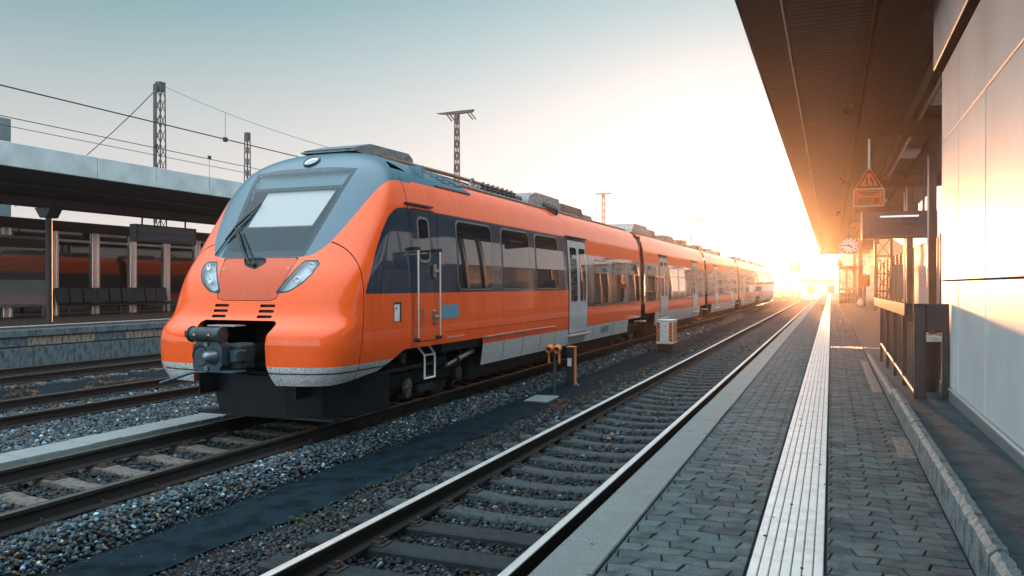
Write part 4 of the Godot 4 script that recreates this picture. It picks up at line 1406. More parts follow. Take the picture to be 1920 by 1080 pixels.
func bogie(root: Node3D, zc: float, half: float) -> void:
	var b := part("bogie", MB.new().cbox(Vector3(-1.05, 0.78, zc + half + 0.25), Vector3(1.05, 1.02, zc - half - 0.25), 0.05), M.under_dark, root)
	for s in [-1.0, 1.0]:
		for w in [-1.0, 1.0]:
			var at := Vector3(s * 0.72, RAIL_FAR + 0.42, zc + w * half)
			part("wheel", MB.new().lathe(at, Vector3(s, 0, 0), [[0.0, -0.09], [0.44, -0.09], [0.445, -0.06], [0.42, -0.055], [0.418, 0.055], [0.39, 0.06], [0.34, 0.035], [0.15, 0.03], [0.12, 0.07], [0.0, 0.07]], 36), M.wheel_steel, b)
			part("axle_box", MB.new().lathe(at + Vector3(s * 0.2, 0, 0), Vector3(s, 0, 0), [[0.13, -0.12], [0.14, 0.06], [0.11, 0.1], [0.0, 0.11]], 18), M.under_grey, b)
			part("spring", MB.new().tube(at + Vector3(s * 0.28, 0.1, w * -0.3), at + Vector3(s * 0.28, 0.42, w * -0.3), 0.085, 0.085, 14), M.under_grey, b)
			part("sand_pipe", MB.new().pipe([at + Vector3(s * 0.3, 0.3, w * 0.42), at + Vector3(s * 0.3, -0.1, w * 0.42), at + Vector3(s * 0.12, -0.3, w * 0.40)], 0.018, 8), M.seal, b)
		part("side_frame", MB.new().cbox(Vector3(s * 0.9, 0.82, zc + half + 0.3), Vector3(s * 1.1, 1.06, zc - half - 0.3), 0.03), M.under_dark, b)
		part("brake_unit", MB.new().cbox(Vector3(s * 0.86, 0.66, zc + 0.25), Vector3(s * 1.08, 0.8, zc - 0.3), 0.03), M.under_grey, b)
		part("rail_brake", MB.new().cbox(Vector3(s * 0.7, RAIL_FAR + 0.08, zc + 0.42), Vector3(s * 0.82, RAIL_FAR + 0.19, zc - 0.42), 0.02), M.wheel_steel, b)
	part("axle_guard", MB.new().box(Vector3(-0.7, 0.84, zc + half + 0.04), Vector3(0.7, 0.96, zc + half - 0.04)), M.under_dark, b)


func build_train() -> void:
	rng.seed = 3
	var t := thing("commuter_train", "orange and dark grey electric commuter train with grey skirt standing in the station", "train", Vector3(TRAIN_TRACK, 0, 0))
	build_nose(t)
	cab_details(t)
	# cars behind the cab: [z front, z back, doors, windows, low floor from z]
	var cars := [
		[-11.0, -24.55, [[-17.22, -18.62, 1.24, 3.36]], [[-11.47, -12.82, 2.29, 3.34], [-13.32, -14.68, 2.29, 3.34], [-15.09, -16.46, 2.29, 3.34], [-19.31, -20.62, 1.87, 2.95], [-21.1, -22.55, 1.87, 2.95], [-22.95, -24.3, 1.87, 2.95]], -17.9],
		[-25.15, -38.25, [[-27.6, -28.95, 1.24, 3.3], [-34.6, -35.95, 1.24, 3.3]], [[-25.6, -27.0, 1.87, 2.95], [-29.5, -30.9, 1.87, 2.95], [-31.2, -32.5, 1.87, 2.95], [-32.8, -34.1, 1.87, 2.95], [-36.4, -37.8, 1.87, 2.95]], -25.0],
		[-38.85, -52.55, [[-41.5, -42.85, 1.24, 3.3], [-48.6, -49.95, 1.24, 3.3]], [[-39.3, -40.8, 1.87, 2.95], [-43.4, -44.8, 1.87, 2.95], [-45.1, -46.4, 1.87, 2.95], [-46.8, -48.1, 1.87, 2.95], [-50.5, -52.0, 1.87, 2.95]], -38.0],
		[-53.15, -66.9, [[-55.8, -57.15, 1.24, 3.3], [-62.9, -64.25, 1.24, 3.3]], [[-53.7, -55.2, 1.87, 2.95], [-57.7, -59.1, 1.87, 2.95], [-59.4, -60.7, 1.87, 2.95], [-61.1, -62.4, 1.87, 2.95], [-64.8, -66.3, 1.87, 2.95]], -53.0],
		[-67.5, -87.0, [[-73.0, -74.35, 1.24, 3.3]], [[-68.0, -69.4, 1.87, 2.95], [-70.0, -71.4, 1.87, 2.95], [-76.0, -77.4, 1.87, 2.95], [-78.0, -79.4, 1.87, 2.95]], -67.0]]
	for c in cars.size():
		var a: Array = cars[c]
		var z0: float = a[0]
		var z1: float = a[1]
		var low: float = minf(a[4], z0)
		var body := MB.new()
		var band := MB.new()
		var skirt := MB.new()
		var roof := MB.new()
		var step := clampf(low, z1, z0)
		# red above and below the window band; the band drops where the floor is low
		if c == 0:
			side_strip(body, z0, -12.42, 1.44, 2.22)
			side_strip(body, -12.42, step, 1.335, 2.22)
			side_strip(band, z0, step, 2.22, 3.43)
			side_strip(body, z0, step, 3.43, 4.02)
		var za := step
		side_strip(body, za, z1, 1.335 if c == 0 else 1.42, 1.81)
		side_strip(band, za, z1, 1.81, 3.06)
		side_strip(body, za, z1, 3.06, 4.02)
		side_strip(roof, z0, z1, 4.02, 4.0899)
		# grey skirt between the bogies
		var s0 := -12.43 if c == 0 else z0 - 1.6
		var s1 := z1 + 1.6
		side_strip(skirt, s0, s1, 0.97, 1.335 if c == 0 else 1.42)
		var b := part("car_body", body, M.paint_orange, t)
		part("window_band", band, M.paint_band, b)
		part("skirt", skirt, M.paint_grey, b)
		part("car_roof", roof, M.paint_roof, b)
		var zz := s0 - 0.95
		while zz > s1:
			part("hatch_gap", side_panel(zz, zz - 0.014, 0.985, 1.325, 0.004, 0.002), M.rubber, b)
			zz -= 0.98
		for w in a[3]: add_window(t, w[0], w[1], w[2], w[3], w[2] < 2.0)
		for d in a[2]: add_doors(t, d[0], d[1], d[2], d[3])
		part("underframe", MB.new().box(Vector3(-1.2, 0.72, s0), Vector3(1.2, 1.3, s1)), M.under_dark, t)
		part("floor_pan", MB.new().box(Vector3(-1.38, 1.3, z0), Vector3(1.38, 1.44, z1)), M.under_dark, t)
		part("end_wall", MB.new().box(Vector3(-1.28, 1.3, z1 + 0.01), Vector3(1.28, 3.9, z1 + 0.03)), M.under_dark, t)
		if c > 0:
			part("end_wall", MB.new().box(Vector3(-1.28, 1.3, z0 - 0.03), Vector3(1.28, 3.9, z0 - 0.01)), M.under_dark, t)
			bogie(t, z0 + 0.3, 1.2)
			# gangway bellows
			for k in 5:
				var g := z0 + 0.52 - k * 0.11
				part("gangway_fold", MB.new().plate(Vector3(0, 1.2, g), Vector3.RIGHT, Vector3.UP, rounded(-1.27, 0.0, 1.27, 2.72, 0.3), 0.07), M.rubber, t)
			part("coupling_step", MB.new().cbox(Vector3(1.2, 1.18, z0 + 0.5), Vector3(1.5, 1.22, z0 + 0.05), 0.01), M.bright_steel, t)
		roof_gear(t, z0, z1, c)
	bogie(t, -11.07, 0.95)
	side_details(t)


func cab_details(t: Node3D) -> void:
	# inside the cab
	var cab := part("cab_interior", MB.new().box(Vector3(-1.2, 2.2, -10.75), Vector3(1.2, 4.15, -10.7)), M.cab_grey, t)
	part("cab_lining", MB.new().box(Vector3(-1.14, 1.7, -9.3), Vector3(-1.12, 3.45, -10.7)), M.cab_dark, cab)
	part("cab_lining", MB.new().box(Vector3(1.12, 1.7, -9.3), Vector3(1.14, 3.45, -10.7)), M.cab_dark, cab)
	part("cab_ceiling", MB.new().box(Vector3(-0.9, 3.98, -9.72), Vector3(0.9, 4.0, -10.7)), M.cab_dark, cab)
	part("cab_floor", MB.new().box(Vector3(-1.2, 1.9, -8.75), Vector3(1.2, 1.95, -10.7)), M.cab_dark, cab)
	part("desk", MB.new().plate(Vector3(1.0, 0, 0), Vector3(0, 0, -1), Vector3.UP, PackedVector2Array([Vector2(8.62, 2.45), Vector2(9.3, 2.45), Vector2(9.3, 2.70), Vector2(9.1, 2.78), Vector2(8.72, 2.70)]), 2.0), M.cab_dark, cab)
	part("driver_seat", MB.new().cbox(Vector3(-0.28, 2.3, -9.75), Vector3(0.28, 3.15, -9.95), 0.06), M.cab_dark, cab)
	part("cab_door_frame", MB.new().box(Vector3(0.05, 2.2, -10.695), Vector3(0.6, 3.7, -10.66)), M.cab_dark, cab)
	# roller blind close behind the glass
	var bl := MB.new()
	var nx := 16
	var ny := 10
	for j in ny:
		for i in nx:
			var q := []
			for c in [[i, j], [i + 1, j], [i + 1, j + 1], [i, j + 1]]:
				var y := lerpf(3.13, 3.64, float(c[1]) / ny)
				var x := lerpf(lerpf(-0.53, -0.47, float(c[1]) / ny), lerpf(0.535, 0.66, float(c[1]) / ny), float(c[0]) / nx)
				q.append(Vector3(x, y, nose_z(x, y) - 0.05))
			bl.q(q[0], q[1], q[2], q[3])
	var blind := part("roller_blind", bl, M.blind, t)
	part("blind_bar", MB.new().tube(Vector3(-0.53, 3.125, nose_z(-0.5, 3.125) - 0.05), Vector3(0.535, 3.125, nose_z(0.5, 3.125) - 0.05), 0.012), M.seal, blind)
	# panel behind the header glass
	var hd := MB.new()
	hd.q(Vector3(-0.78, 3.71, nose_z(0.7, 3.71) - 0.06), Vector3(0.78, 3.71, nose_z(0.7, 3.71) - 0.06), Vector3(0.8, 3.94, nose_z(0.7, 3.94) - 0.06), Vector3(-0.8, 3.94, nose_z(0.7, 3.94) - 0.06))
	part("destination_panel", hd, M.cab_grey, t)
	# headlights
	for s in [-1.0, 1.0]:
		for l in [[0.83, 2.565, 0.05], [0.70, 2.385, 0.052]]:
			var p := Vector3(s * l[0], l[1], nose_z(l[0], l[1]) - 0.055)
			var lamp := part("headlight", MB.new().lathe(p, Vector3(s * 0.12, 0.18, 1), [[l[2], 0.045], [l[2] * 0.9, 0.048], [l[2] * 0.7, 0.02], [0.012, 0.0], [0.0, 0.0]], 22), M.lamp_bowl, t)
			part("bulb", MB.new().lathe(p, Vector3(s * 0.12, 0.18, 1), [[0.014, 0.0], [0.014, 0.02], [0.008, 0.03], [0.0, 0.032]], 10), M.clock_face, lamp)
	# hood latches
	for s in [-1.0, 1.0]:
		part("latch", MB.new().lathe(Vector3(s * 0.52, 2.54, nose_z(0.52, 2.54) + 0.002), Vector3(0, 0.5, 1), [[0.022, -0.01], [0.022, 0.004], [0.012, 0.006], [0.0, 0.002]], 14), M.seal, t)
	# top lamp
	var lp := Vector3(0, 4.125, nose_z(0, 4.125) + 0.03)
	var tl := part("top_lamp", MB.new().lathe(lp, Vector3(0, 1.25, 1), [[0.135, -0.03], [0.13, 0.006], [0.105, 0.008], [0.1, -0.01]], 28), M.screen_border, t)
	part("lamp_reflector", MB.new().lathe(lp, Vector3(0, 1.25, 1), [[0.1, -0.008], [0.06, -0.03], [0.0, -0.036]], 24), M.lamp_bowl, tl)
	part("lamp_glass", MB.new().lathe(lp, Vector3(0, 1.25, 1), [[0.103, 0.004], [0.05, 0.012], [0.0, 0.014]], 24), M.clear_lens, tl)
	# wiper
	var on := func(x: float, y: float, d: float) -> Vector3: return Vector3(x, y, nose_z(x, y) + d)
	var wi := part("wiper", MB.new().pipe([on.call(-0.10, 2.60, 0.03), on.call(-0.38, 2.86, 0.06), on.call(-0.66, 3.14, 0.07)], 0.014, 8), M.rubber, t)
	part("wiper_arm", MB.new().pipe([on.call(-0.02, 2.61, 0.03), on.call(-0.27, 2.84, 0.06), on.call(-0.56, 3.10, 0.07)], 0.009, 8), M.rubber, wi)
	part("wiper_blade", MB.new().pipe([on.call(-0.80, 2.74, 0.02), on.call(-0.66, 3.14, 0.035), on.call(-0.44, 3.48, 0.02)], 0.011, 6), M.rubber, wi)
	part("blade_holder", MB.new().pipe([on.call(-0.73, 2.95, 0.045), on.call(-0.65, 3.14, 0.07), on.call(-0.55, 3.32, 0.045)], 0.012, 6), M.rubber, wi)
	part("wiper_hub", MB.new().lathe(on.call(-0.06, 2.60, -0.02), Vector3(0, 0.5, 1), [[0.03, 0], [0.03, 0.04], [0.015, 0.05], [0, 0.05]], 14), M.under_grey, wi)
	# recess behind the opening
	var rc := MB.new()
	rc.box(Vector3(-0.75, 0.9, -9.35), Vector3(0.75, 2.0, -9.3))
	rc.box(Vector3(-0.77, 0.9, -8.2), Vector3(-0.75, 2.0, -9.3))
	rc.box(Vector3(0.75, 0.9, -8.2), Vector3(0.77, 2.0, -9.3))
	rc.box(Vector3(-0.75, 1.92, -8.22), Vector3(0.75, 1.94, -9.3))
	part("coupler_bay", rc, M.under_dark, t)
	# return of the shell round the opening, so that the skin has thickness
	var rim := MB.new()
	for s in [-1.0, 1.0]:
		var tab := [[1.1, 0.645], [1.2, 0.60], [1.35, 0.555], [1.6, 0.54], [1.72, 0.55], [1.8, 0.595], [1.888, 0.598]]
		for k in tab.size() - 1:
			var a := Vector3(s * tab[k][1], tab[k][0], nose_z(tab[k][1], tab[k][0]))
			var b := Vector3(s * tab[k + 1][1], tab[k + 1][0], nose_z(tab[k + 1][1], tab[k + 1][0]))
			var back := Vector3(s * 0.06, 0, -0.16)
			if s > 0: rim.q(a, a + back, b + back, b)
			else: rim.q(a + back, a, b, b + back)
	rim.q(Vector3(-0.598, 1.888, nose_z(0.598, 1.888) - 0.12), Vector3(0.598, 1.888, nose_z(0.598, 1.888) - 0.12), Vector3(0.598, 1.888, nose_z(0.598, 1.888)), Vector3(-0.598, 1.888, nose_z(0.598, 1.888)))
	part("opening_return", rim, M.paint_orange, t)
	# coupler
	var z := -7.52
	var cp := part("coupler", MB.new().plate(Vector3(0, 1.48, z), Vector3.RIGHT, Vector3.UP, PackedVector2Array([Vector2(-0.22, -0.14), Vector2(-0.19, -0.18), Vector2(0.17, -0.18), Vector2(0.22, -0.1), Vector2(0.22, 0.12), Vector2(0.16, 0.17), Vector2(-0.12, 0.17), Vector2(-0.22, 0.13)]), 0.16), M.coupler_metal, t)
	part("cone", MB.new().lathe(Vector3(0.085, 1.48, z), Vector3(0, 0, 1), [[0.10, 0.0], [0.095, 0.03], [0.055, 0.12], [0.03, 0.145], [0.0, 0.15]], 24), M.coupler_cone, cp)
	part("funnel", MB.new().lathe(Vector3(-0.10, 1.48, z + 0.004), Vector3(0, 0, 1), [[0.125, -0.004], [0.118, 0.012], [0.105, 0.0], [0.06, -0.10], [0.0, -0.12]], 24), M.rubber, cp)
	for s in [1.0, -1.0]:
		part("air_nozzle", MB.new().lathe(Vector3(0.0, 1.48 + s * 0.145, z), Vector3(0, 0, 1), [[0.026, 0.0], [0.026, 0.025], [0.012, 0.025], [0.012, 0.005], [0, 0.005]], 14), M.seal, cp)
	part("shank", MB.new().tube(Vector3(0, 1.48, z - 0.1), Vector3(0, 1.45, -9.3), 0.13, 0.11, 16), M.under_grey, cp)
	part("shank_collar", MB.new().cbox(Vector3(0.1, 1.3, z - 0.18), Vector3(0.32, 1.62, z - 0.5), 0.03), M.under_grey, cp)
	part("contact_box", MB.new().tube(Vector3(-0.21, 1.74, z + 0.0), Vector3(0.24, 1.74, z + 0.0), 0.085, 0.085, 22), M.coupler_metal, cp)
	for k in 9:
		part("bellows_rib", MB.new().lathe(Vector3(-0.12 + k * 0.03, 1.74, z), Vector3(1, 0, 0), [[0.084, -0.008], [0.09, 0.0], [0.084, 0.008]], 20), M.under_grey, cp)
	for s in [-0.215, 0.215]:
		part("box_end", MB.new().tube(Vector3(s, 1.74, z), Vector3(s * 1.12, 1.74, z), 0.1, 0.095, 20), M.under_grey, cp)
	part("box_bracket", MB.new().cbox(Vector3(-0.36, 1.70, z - 0.03), Vector3(-0.24, 1.78, z + 0.0), 0.01), M.under_dark, cp)
	part("cover_plate", MB.new().cbox(Vector3(-0.06, 1.83, z - 0.26), Vector3(0.36, 1.85, z - 0.06), 0.006), M.coupler_cone, cp)
	for s in [-0.12, 0.10]:
		part("warning_mark", MB.new().plate(Vector3(s, 1.745, z + 0.092), Vector3.RIGHT, Vector3.UP, PackedVector2Array([Vector2(-0.016, -0.014), Vector2(0.016, -0.014), Vector2(0, 0.016)]), 0.004), M.warn_yellow, cp)
	part("junction", MB.new().cbox(Vector3(0.24, 1.40, z - 0.1), Vector3(0.36, 1.55, z - 0.28), 0.015), M.coupler_metal, cp)
	part("hand_lever", MB.new().pipe([Vector3(0.06, 1.30, z - 0.02), Vector3(-0.16, 1.28, z + 0.1), Vector3(-0.42, 1.17, z + 0.32)], 0.017, 8), M.coupler_metal, cp)
	part("lever_plate", MB.new().cbox(Vector3(0.02, 1.285, z - 0.2), Vector3(0.42, 1.31, z + 0.02), 0.008), M.coupler_metal, cp)
	# plough below the nose
	var pl := MB.new()
	var line := [[-1.32, -9.55], [-1.22, -8.95], [-0.9, -8.55], [-0.45, -8.38], [0.0, -8.34], [0.45, -8.38], [0.9, -8.55], [1.22, -8.95], [1.32, -9.55]]
	for k in line.size() - 1:
		var a: Array = line[k]
		var b: Array = line[k + 1]
		pl.q(Vector3(a[0] * 0.93, 0.6, a[1] - 0.12), Vector3(b[0] * 0.93, 0.6, b[1] - 0.12), Vector3(b[0], 1.16, b[1]), Vector3(a[0], 1.16, a[1]))
		pl.q(Vector3(b[0] * 0.91, 0.6, b[1] - 0.16), Vector3(a[0] * 0.91, 0.6, a[1] - 0.16), Vector3(a[0] * 0.97, 1.16, a[1] - 0.04), Vector3(b[0] * 0.97, 1.16, b[1] - 0.04))
	part("plough", pl, M.under_dark, t)
	part("plough_edge", MB.new().box(Vector3(-1.1, 0.59, -8.52), Vector3(1.1, 0.62, -8.75)), M.under_dark, t)
	part("nose_floor", MB.new().box(Vector3(-1.3, 1.12, -8.75), Vector3(1.3, 1.16, -11.0)), M.under_dark, t)
	# equipment pod on the cab roof
	part("roof_pod", MB.new().plate(Vector3(0.47, 0, 0), Vector3(0, 0, -1), Vector3.UP, PackedVector2Array([Vector2(9.98, 4.31), Vector2(11.75, 4.27), Vector2(11.75, 4.43), Vector2(11.6, 4.505), Vector2(10.5, 4.475), Vector2(9.98, 4.335)]), 0.94), M.paint_roof, t)
	part("pod_cover", MB.new().plate(Vector3(0.43, 0, 0), Vector3(0, 0, -1), Vector3.UP, PackedVector2Array([Vector2(10.0, 4.345), Vector2(10.5, 4.478), Vector2(11.5, 4.505), Vector2(11.5, 4.515), Vector2(10.49, 4.49), Vector2(9.99, 4.352)]), 0.86), M.paint_mask, t)
	# back of the raised cab roof
	var fa := MB.new()
	var yy := 3.885
	while yy < 4.32:
		var y2 := minf(yy + 0.02, 4.3249)
		var w0 := interp(NOSE_W, yy)
		var w1 := interp(NOSE_W, y2)
		var z0 := -12.4 + (yy - 3.885) * 2.7
		var z1 := -12.4 + (y2 - 3.885) * 2.7
		fa.q(Vector3(w0, yy, z0), Vector3(-w0, yy, z0), Vector3(-w1, y2, z1), Vector3(w1, y2, z1))
		yy = y2
	part("cab_roof_back", fa, M.paint_mask, t)


func roof_gear(t: Node3D, z0: float, z1: float, c: int) -> void:
	var top := 4.075
	if c == 0:
		# cable conduits over the vents, insulators, air units
		part("conduit", MB.new().pipe([Vector3(0.55, 4.30, -10.6), Vector3(0.55, 4.33, -13.0), Vector3(0.55, 4.32, -15.2)], 0.035, 8), M.copper, t)
		part("conduit", MB.new().pipe([Vector3(0.78, 4.20, -11.2), Vector3(0.8, 4.18, -13.0), Vector3(0.8, 4.16, -13.6)], 0.018, 8), M.seal, t)
		part("conduit", MB.new().pipe([Vector3(0.9, 4.13, -11.5), Vector3(0.92, 4.10, -13.6)], 0.014, 8), M.seal, t)
		part("roof_rail", MB.new().cbox(Vector3(0.95, 4.04, -11.6), Vector3(1.03, 4.075, -24.3), 0.008), M.roof_box, t)
		part("sheave_bracket", MB.new().plate(Vector3(0.84, 4.06, -13.15), Vector3(0, 0, -1), Vector3.UP, PackedVector2Array([Vector2(0, 0), Vector2(0.42, 0), Vector2(0.38, 0.1), Vector2(0.22, 0.25), Vector2(0.06, 0.1)]), 0.05), M.roof_gear, t)
		for k in 2:
			part("sheave", MB.new().lathe(Vector3(0.86, 4.13, -13.25 - k * 0.22), Vector3(1, 0, 0), [[0.075, -0.03], [0.05, 0.0], [0.075, 0.03], [0.0, 0.03]], 18), M.seal, t)
		for k in 7:
			var z := -13.85 - k * 0.24
			var ins := part("insulator", MB.new().lathe(Vector3(0.82, 4.05, z), Vector3.UP, [[0.05, 0.0], [0.05, 0.05], [0.085, 0.07], [0.05, 0.1], [0.08, 0.12], [0.045, 0.15], [0.07, 0.17], [0.03, 0.2], [0, 0.21]], 14), M.roof_gear, t)
			part("cap", MB.new().tube(Vector3(0.82, 4.25, z), Vector3(0.82, 4.29, z), 0.03), M.copper, ins)
		part("busbar", MB.new().tube(Vector3(0.82, 4.24, -13.7), Vector3(0.82, 4.24, -15.5), 0.026), M.roof_gear, t)
		part("breaker", MB.new().cbox(Vector3(0.6, 4.06, -15.3), Vector3(0.92, 4.2, -15.7), 0.03), M.roof_gear, t)
		part("air_unit", MB.new().plate(Vector3(0.95, 0, 0), Vector3(0, 0, -1), Vector3.UP, PackedVector2Array([Vector2(15.9, 4.05), Vector2(16.0, 4.25), Vector2(16.4, 4.37), Vector2(18.0, 4.37), Vector2(18.15, 4.05)]), 1.9), M.roof_box, t)
		part("fan_cowl", MB.new().lathe(Vector3(0.93, 4.05, -17.1), Vector3(0.5, 1, 0), [[0.3, 0.0], [0.28, 0.12], [0.2, 0.16], [0.0, 0.12]], 22), M.rubber, t)
	else:
		part("roof_rail", MB.new().cbox(Vector3(0.95, 4.04, z0 - 0.3), Vector3(1.03, 4.075, z1 + 0.3), 0.008), M.roof_box, t)
	var base := -18.2 if c == 0 else z0 - 1.2
	var zz := base
	var k := 0
	while zz - 2.2 > z1 + 0.4:
		var ln := [2.0, 1.2, 1.7, 0.9][(k + c) % 4] as float
		var hh := [0.24, 0.17, 0.27, 0.14][(k + c) % 4] as float
		var hw := [0.9, 0.75, 0.85, 0.6][(k + c) % 4] as float
		var bx := part("roof_unit", MB.new().plate(Vector3(hw, 0, 0), Vector3(0, 0, -1), Vector3.UP, PackedVector2Array([Vector2(-zz, top - 0.03), Vector2(-zz + 0.12, top + hh), Vector2(-zz + ln - 0.2, top + hh), Vector2(-zz + ln, top - 0.03)]), hw * 2), M.roof_box if (k + c) % 2 else M.roof_gear, t)
		for s in 4:
			part("louvre", MB.new().box(Vector3(hw + 0.002, top + 0.03 + s * hh * 0.2, zz - 0.25), Vector3(hw + 0.02, top + 0.045 + s * hh * 0.2, zz - ln * 0.7)), M.seal, bx)
		zz -= ln + [0.25, 0.5, 0.3][(k + c) % 3]
		k += 1
	if c == 1:
		part("air_unit", MB.new().plate(Vector3(0.98, 0, 0), Vector3(0, 0, -1), Vector3.UP, PackedVector2Array([Vector2(-z0 - 0.5 + 0.6, 4.05), Vector2(-z0 + 0.5, 4.36), Vector2(-z0 + 2.4, 4.38), Vector2(-z0 + 3.2, 4.05)]), 1.96), M.roof_box, t)
	if c == 2:
		# raised pantograph
		var pz := -44.0
		var lift := Vector3(0, 5.9, pz)
		var pg := part("pantograph", MB.new().cbox(Vector3(-0.7, 4.2, pz + 0.9), Vector3(0.7, 4.26, pz - 0.9), 0.02), M.roof_gear, t)
		part("lower_arm", MB.new().tube(Vector3(0, 4.26, pz - 0.7), Vector3(0, 5.0, pz + 1.3), 0.05), M.roof_gear, pg)
		for s in [-1.0, 1.0]:
			part("upper_arm", MB.new().tube(Vector3(s * 0.18, 5.0, pz + 1.3), Vector3(s * 0.42, 5.85, pz), 0.03), M.roof_gear, pg)
		part("head", MB.new().pipe([Vector3(-0.95, 5.72, pz), Vector3(-0.7, 5.86, pz), Vector3(0.7, 5.86, pz), Vector3(0.95, 5.72, pz)], 0.035, 8), M.roof_gear, pg)


func side_details(t: Node3D) -> void:
	var bx := 1.46
	# handrails at the cab door
	for zr in [-10.0, -10.68]:
		var h := part("handrail", MB.new().tube(Vector3(1.53, 1.56, zr), Vector3(1.52, 2.88, zr), 0.015, 0.015, 10), M.bright_steel, t)
		for yy in [1.53, 2.83]:
			part("bracket", MB.new().cbox(Vector3(1.43, yy, zr - 0.025), Vector3(1.55, yy + 0.05, zr + 0.025), 0.008), M.rubber, h)
	part("door_handle", MB.new().pipe([Vector3(1.47, 1.78, -10.08), Vector3(1.51, 1.78, -10.08), Vector3(1.51, 1.78, -10.18), Vector3(1.51, 1.98, -10.18), Vector3(1.51, 1.98, -10.08), Vector3(1.47, 1.98, -10.08)], 0.012, 8), M.seal, t)
	for yy in [1.76, 2.44]:
		part("door_lock", MB.new().cbox(Vector3(1.46, yy, -10.55), Vector3(1.50, yy + 0.2, -10.63), 0.01), M.seal, t)
		part("lock_lever", MB.new().cbox(Vector3(1.50, yy + 0.09, -10.56), Vector3(1.53, yy + 0.12, -10.68), 0.006), M.bright_steel, t)
	part("gutter", side_panel(-9.85, -10.66, 3.485, 3.51, 0.01, 0.045), M.rubber, t)
	# white pocket with notices, blue notice
	var pk := part("notice_pocket", side_panel(-9.42, -9.62, 1.83, 2.10, 0.01, 0.004), M.rubber, t)
	part("notice", side_panel(-9.43, -9.57, 1.84, 2.07, 0.008, 0.007), M.white_paint, pk)
	part("notice_mark", side_panel(-9.46, -9.49, 2.0, 2.03, 0.004, 0.009), M.rubber, pk)
	part("blue_notice", side_panel(-10.80, -11.44, 1.82, 2.035, 0.02, 0.003), M.sticker_blue, t)
	# seam and small print on the lower side
	part("side_seam", side_panel(-10.95, -17.1, 1.61, 1.616, 0.002, 0.002), M.rubber, t)
	part("drip_rail", MB.new().pipe([Vector3(1.475, 1.45, -12.45), Vector3(1.48, 1.46, -14.6), Vector3(1.478, 1.455, -16.2)], 0.011, 6), M.bright_steel, t)
	for zr in [-12.6, -13.1, -14.0, -14.4]:
		part("hinge", MB.new().cbox(Vector3(1.45, 1.41, zr), Vector3(1.48, 1.46, zr - 0.09), 0.006), M.seal, t)
	for k in 9:
		part("lettering", side_panel(-11.05 - k * 0.07, -11.05 - k * 0.07 - 0.045, 1.515, 1.54, 0.004, 0.002), M.sign_edge, t)
	for k in 4:
		part("lettering", side_panel(-20.0 - k * 0.2, -20.0 - k * 0.2 - 0.14, 1.10, 1.27, 0.01, 0.002), M.seal, t)
	# front bogie: ladder, damper, covers
	var x := 1.30
	var ld := part("step_ladder", MB.new().pipe([Vector3(1.22, 1.42, -10.52), Vector3(x, 1.28, -10.6), Vector3(x, 0.93, -10.6), Vector3(x, 0.93, -10.93), Vector3(x, 1.28, -10.93), Vector3(1.22, 1.42, -10.88)], 0.016, 8), M.ladder_white, t)
	part("rung", MB.new().tube(Vector3(x, 1.28, -10.6), Vector3(x, 1.28, -10.93), 0.016), M.ladder_white, ld)
	part("tread", MB.new().cbox(Vector3(x - 0.1, 0.93, -10.62), Vector3(x - 0.02, 0.96, -10.91), 0.005), M.under_grey, ld)
	var dm := part("yaw_damper", MB.new().tube(Vector3(1.27, 1.12, -11.75), Vector3(1.27, 1.22, -12.38), 0.05, 0.05, 14), M.bright_steel, t)
	part("damper_rod", MB.new().tube(Vector3(1.27, 1.06, -11.4), Vector3(1.27, 1.12, -11.75), 0.03, 0.03, 12), M.bright_steel, dm)
	part("damper_ring", MB.new().tube(Vector3(1.27, 1.115, -11.73), Vector3(1.27, 1.122, -11.78), 0.058, 0.058, 14), M.rubber, dm)
	part("axle_cover", MB.new().plate(Vector3(1.19, 0.68, -10.32), Vector3(0, 0, -1), Vector3.UP, PackedVector2Array([Vector2(-0.05, 0), Vector2(0.05, 0.02), Vector2(0.09, 0.14), Vector2(0.07, 0.25), Vector2(0, 0.29), Vector2(-0.08, 0.24), Vector2(-0.1, 0.12)]), 0.06), M.steel_bare, t)
	part("cover_strap", MB.new().cbox(Vector3(1.191, 0.81, -10.24), Vector3(1.205, 0.83, -10.42), 0.003), M.rubber, t)
	part("axle_cover", MB.new().lathe(Vector3(1.16, 0.86, -12.02), Vector3(1, 0, 0), [[0.12, -0.05], [0.12, 0.03], [0.06, 0.05], [0, 0.05]], 18), M.under_grey, t)
	part("rail_guard", MB.new().cbox(Vector3(0.95, 0.62, -9.55), Vector3(1.05, 1.1, -9.62), 0.01), M.under_grey, t)
	part("air_tank", MB.new().tube(Vector3(1.08, 1.12, -11.15), Vector3(1.08, 1.12, -11.6), 0.11, 0.11, 16), M.under_dark, t)


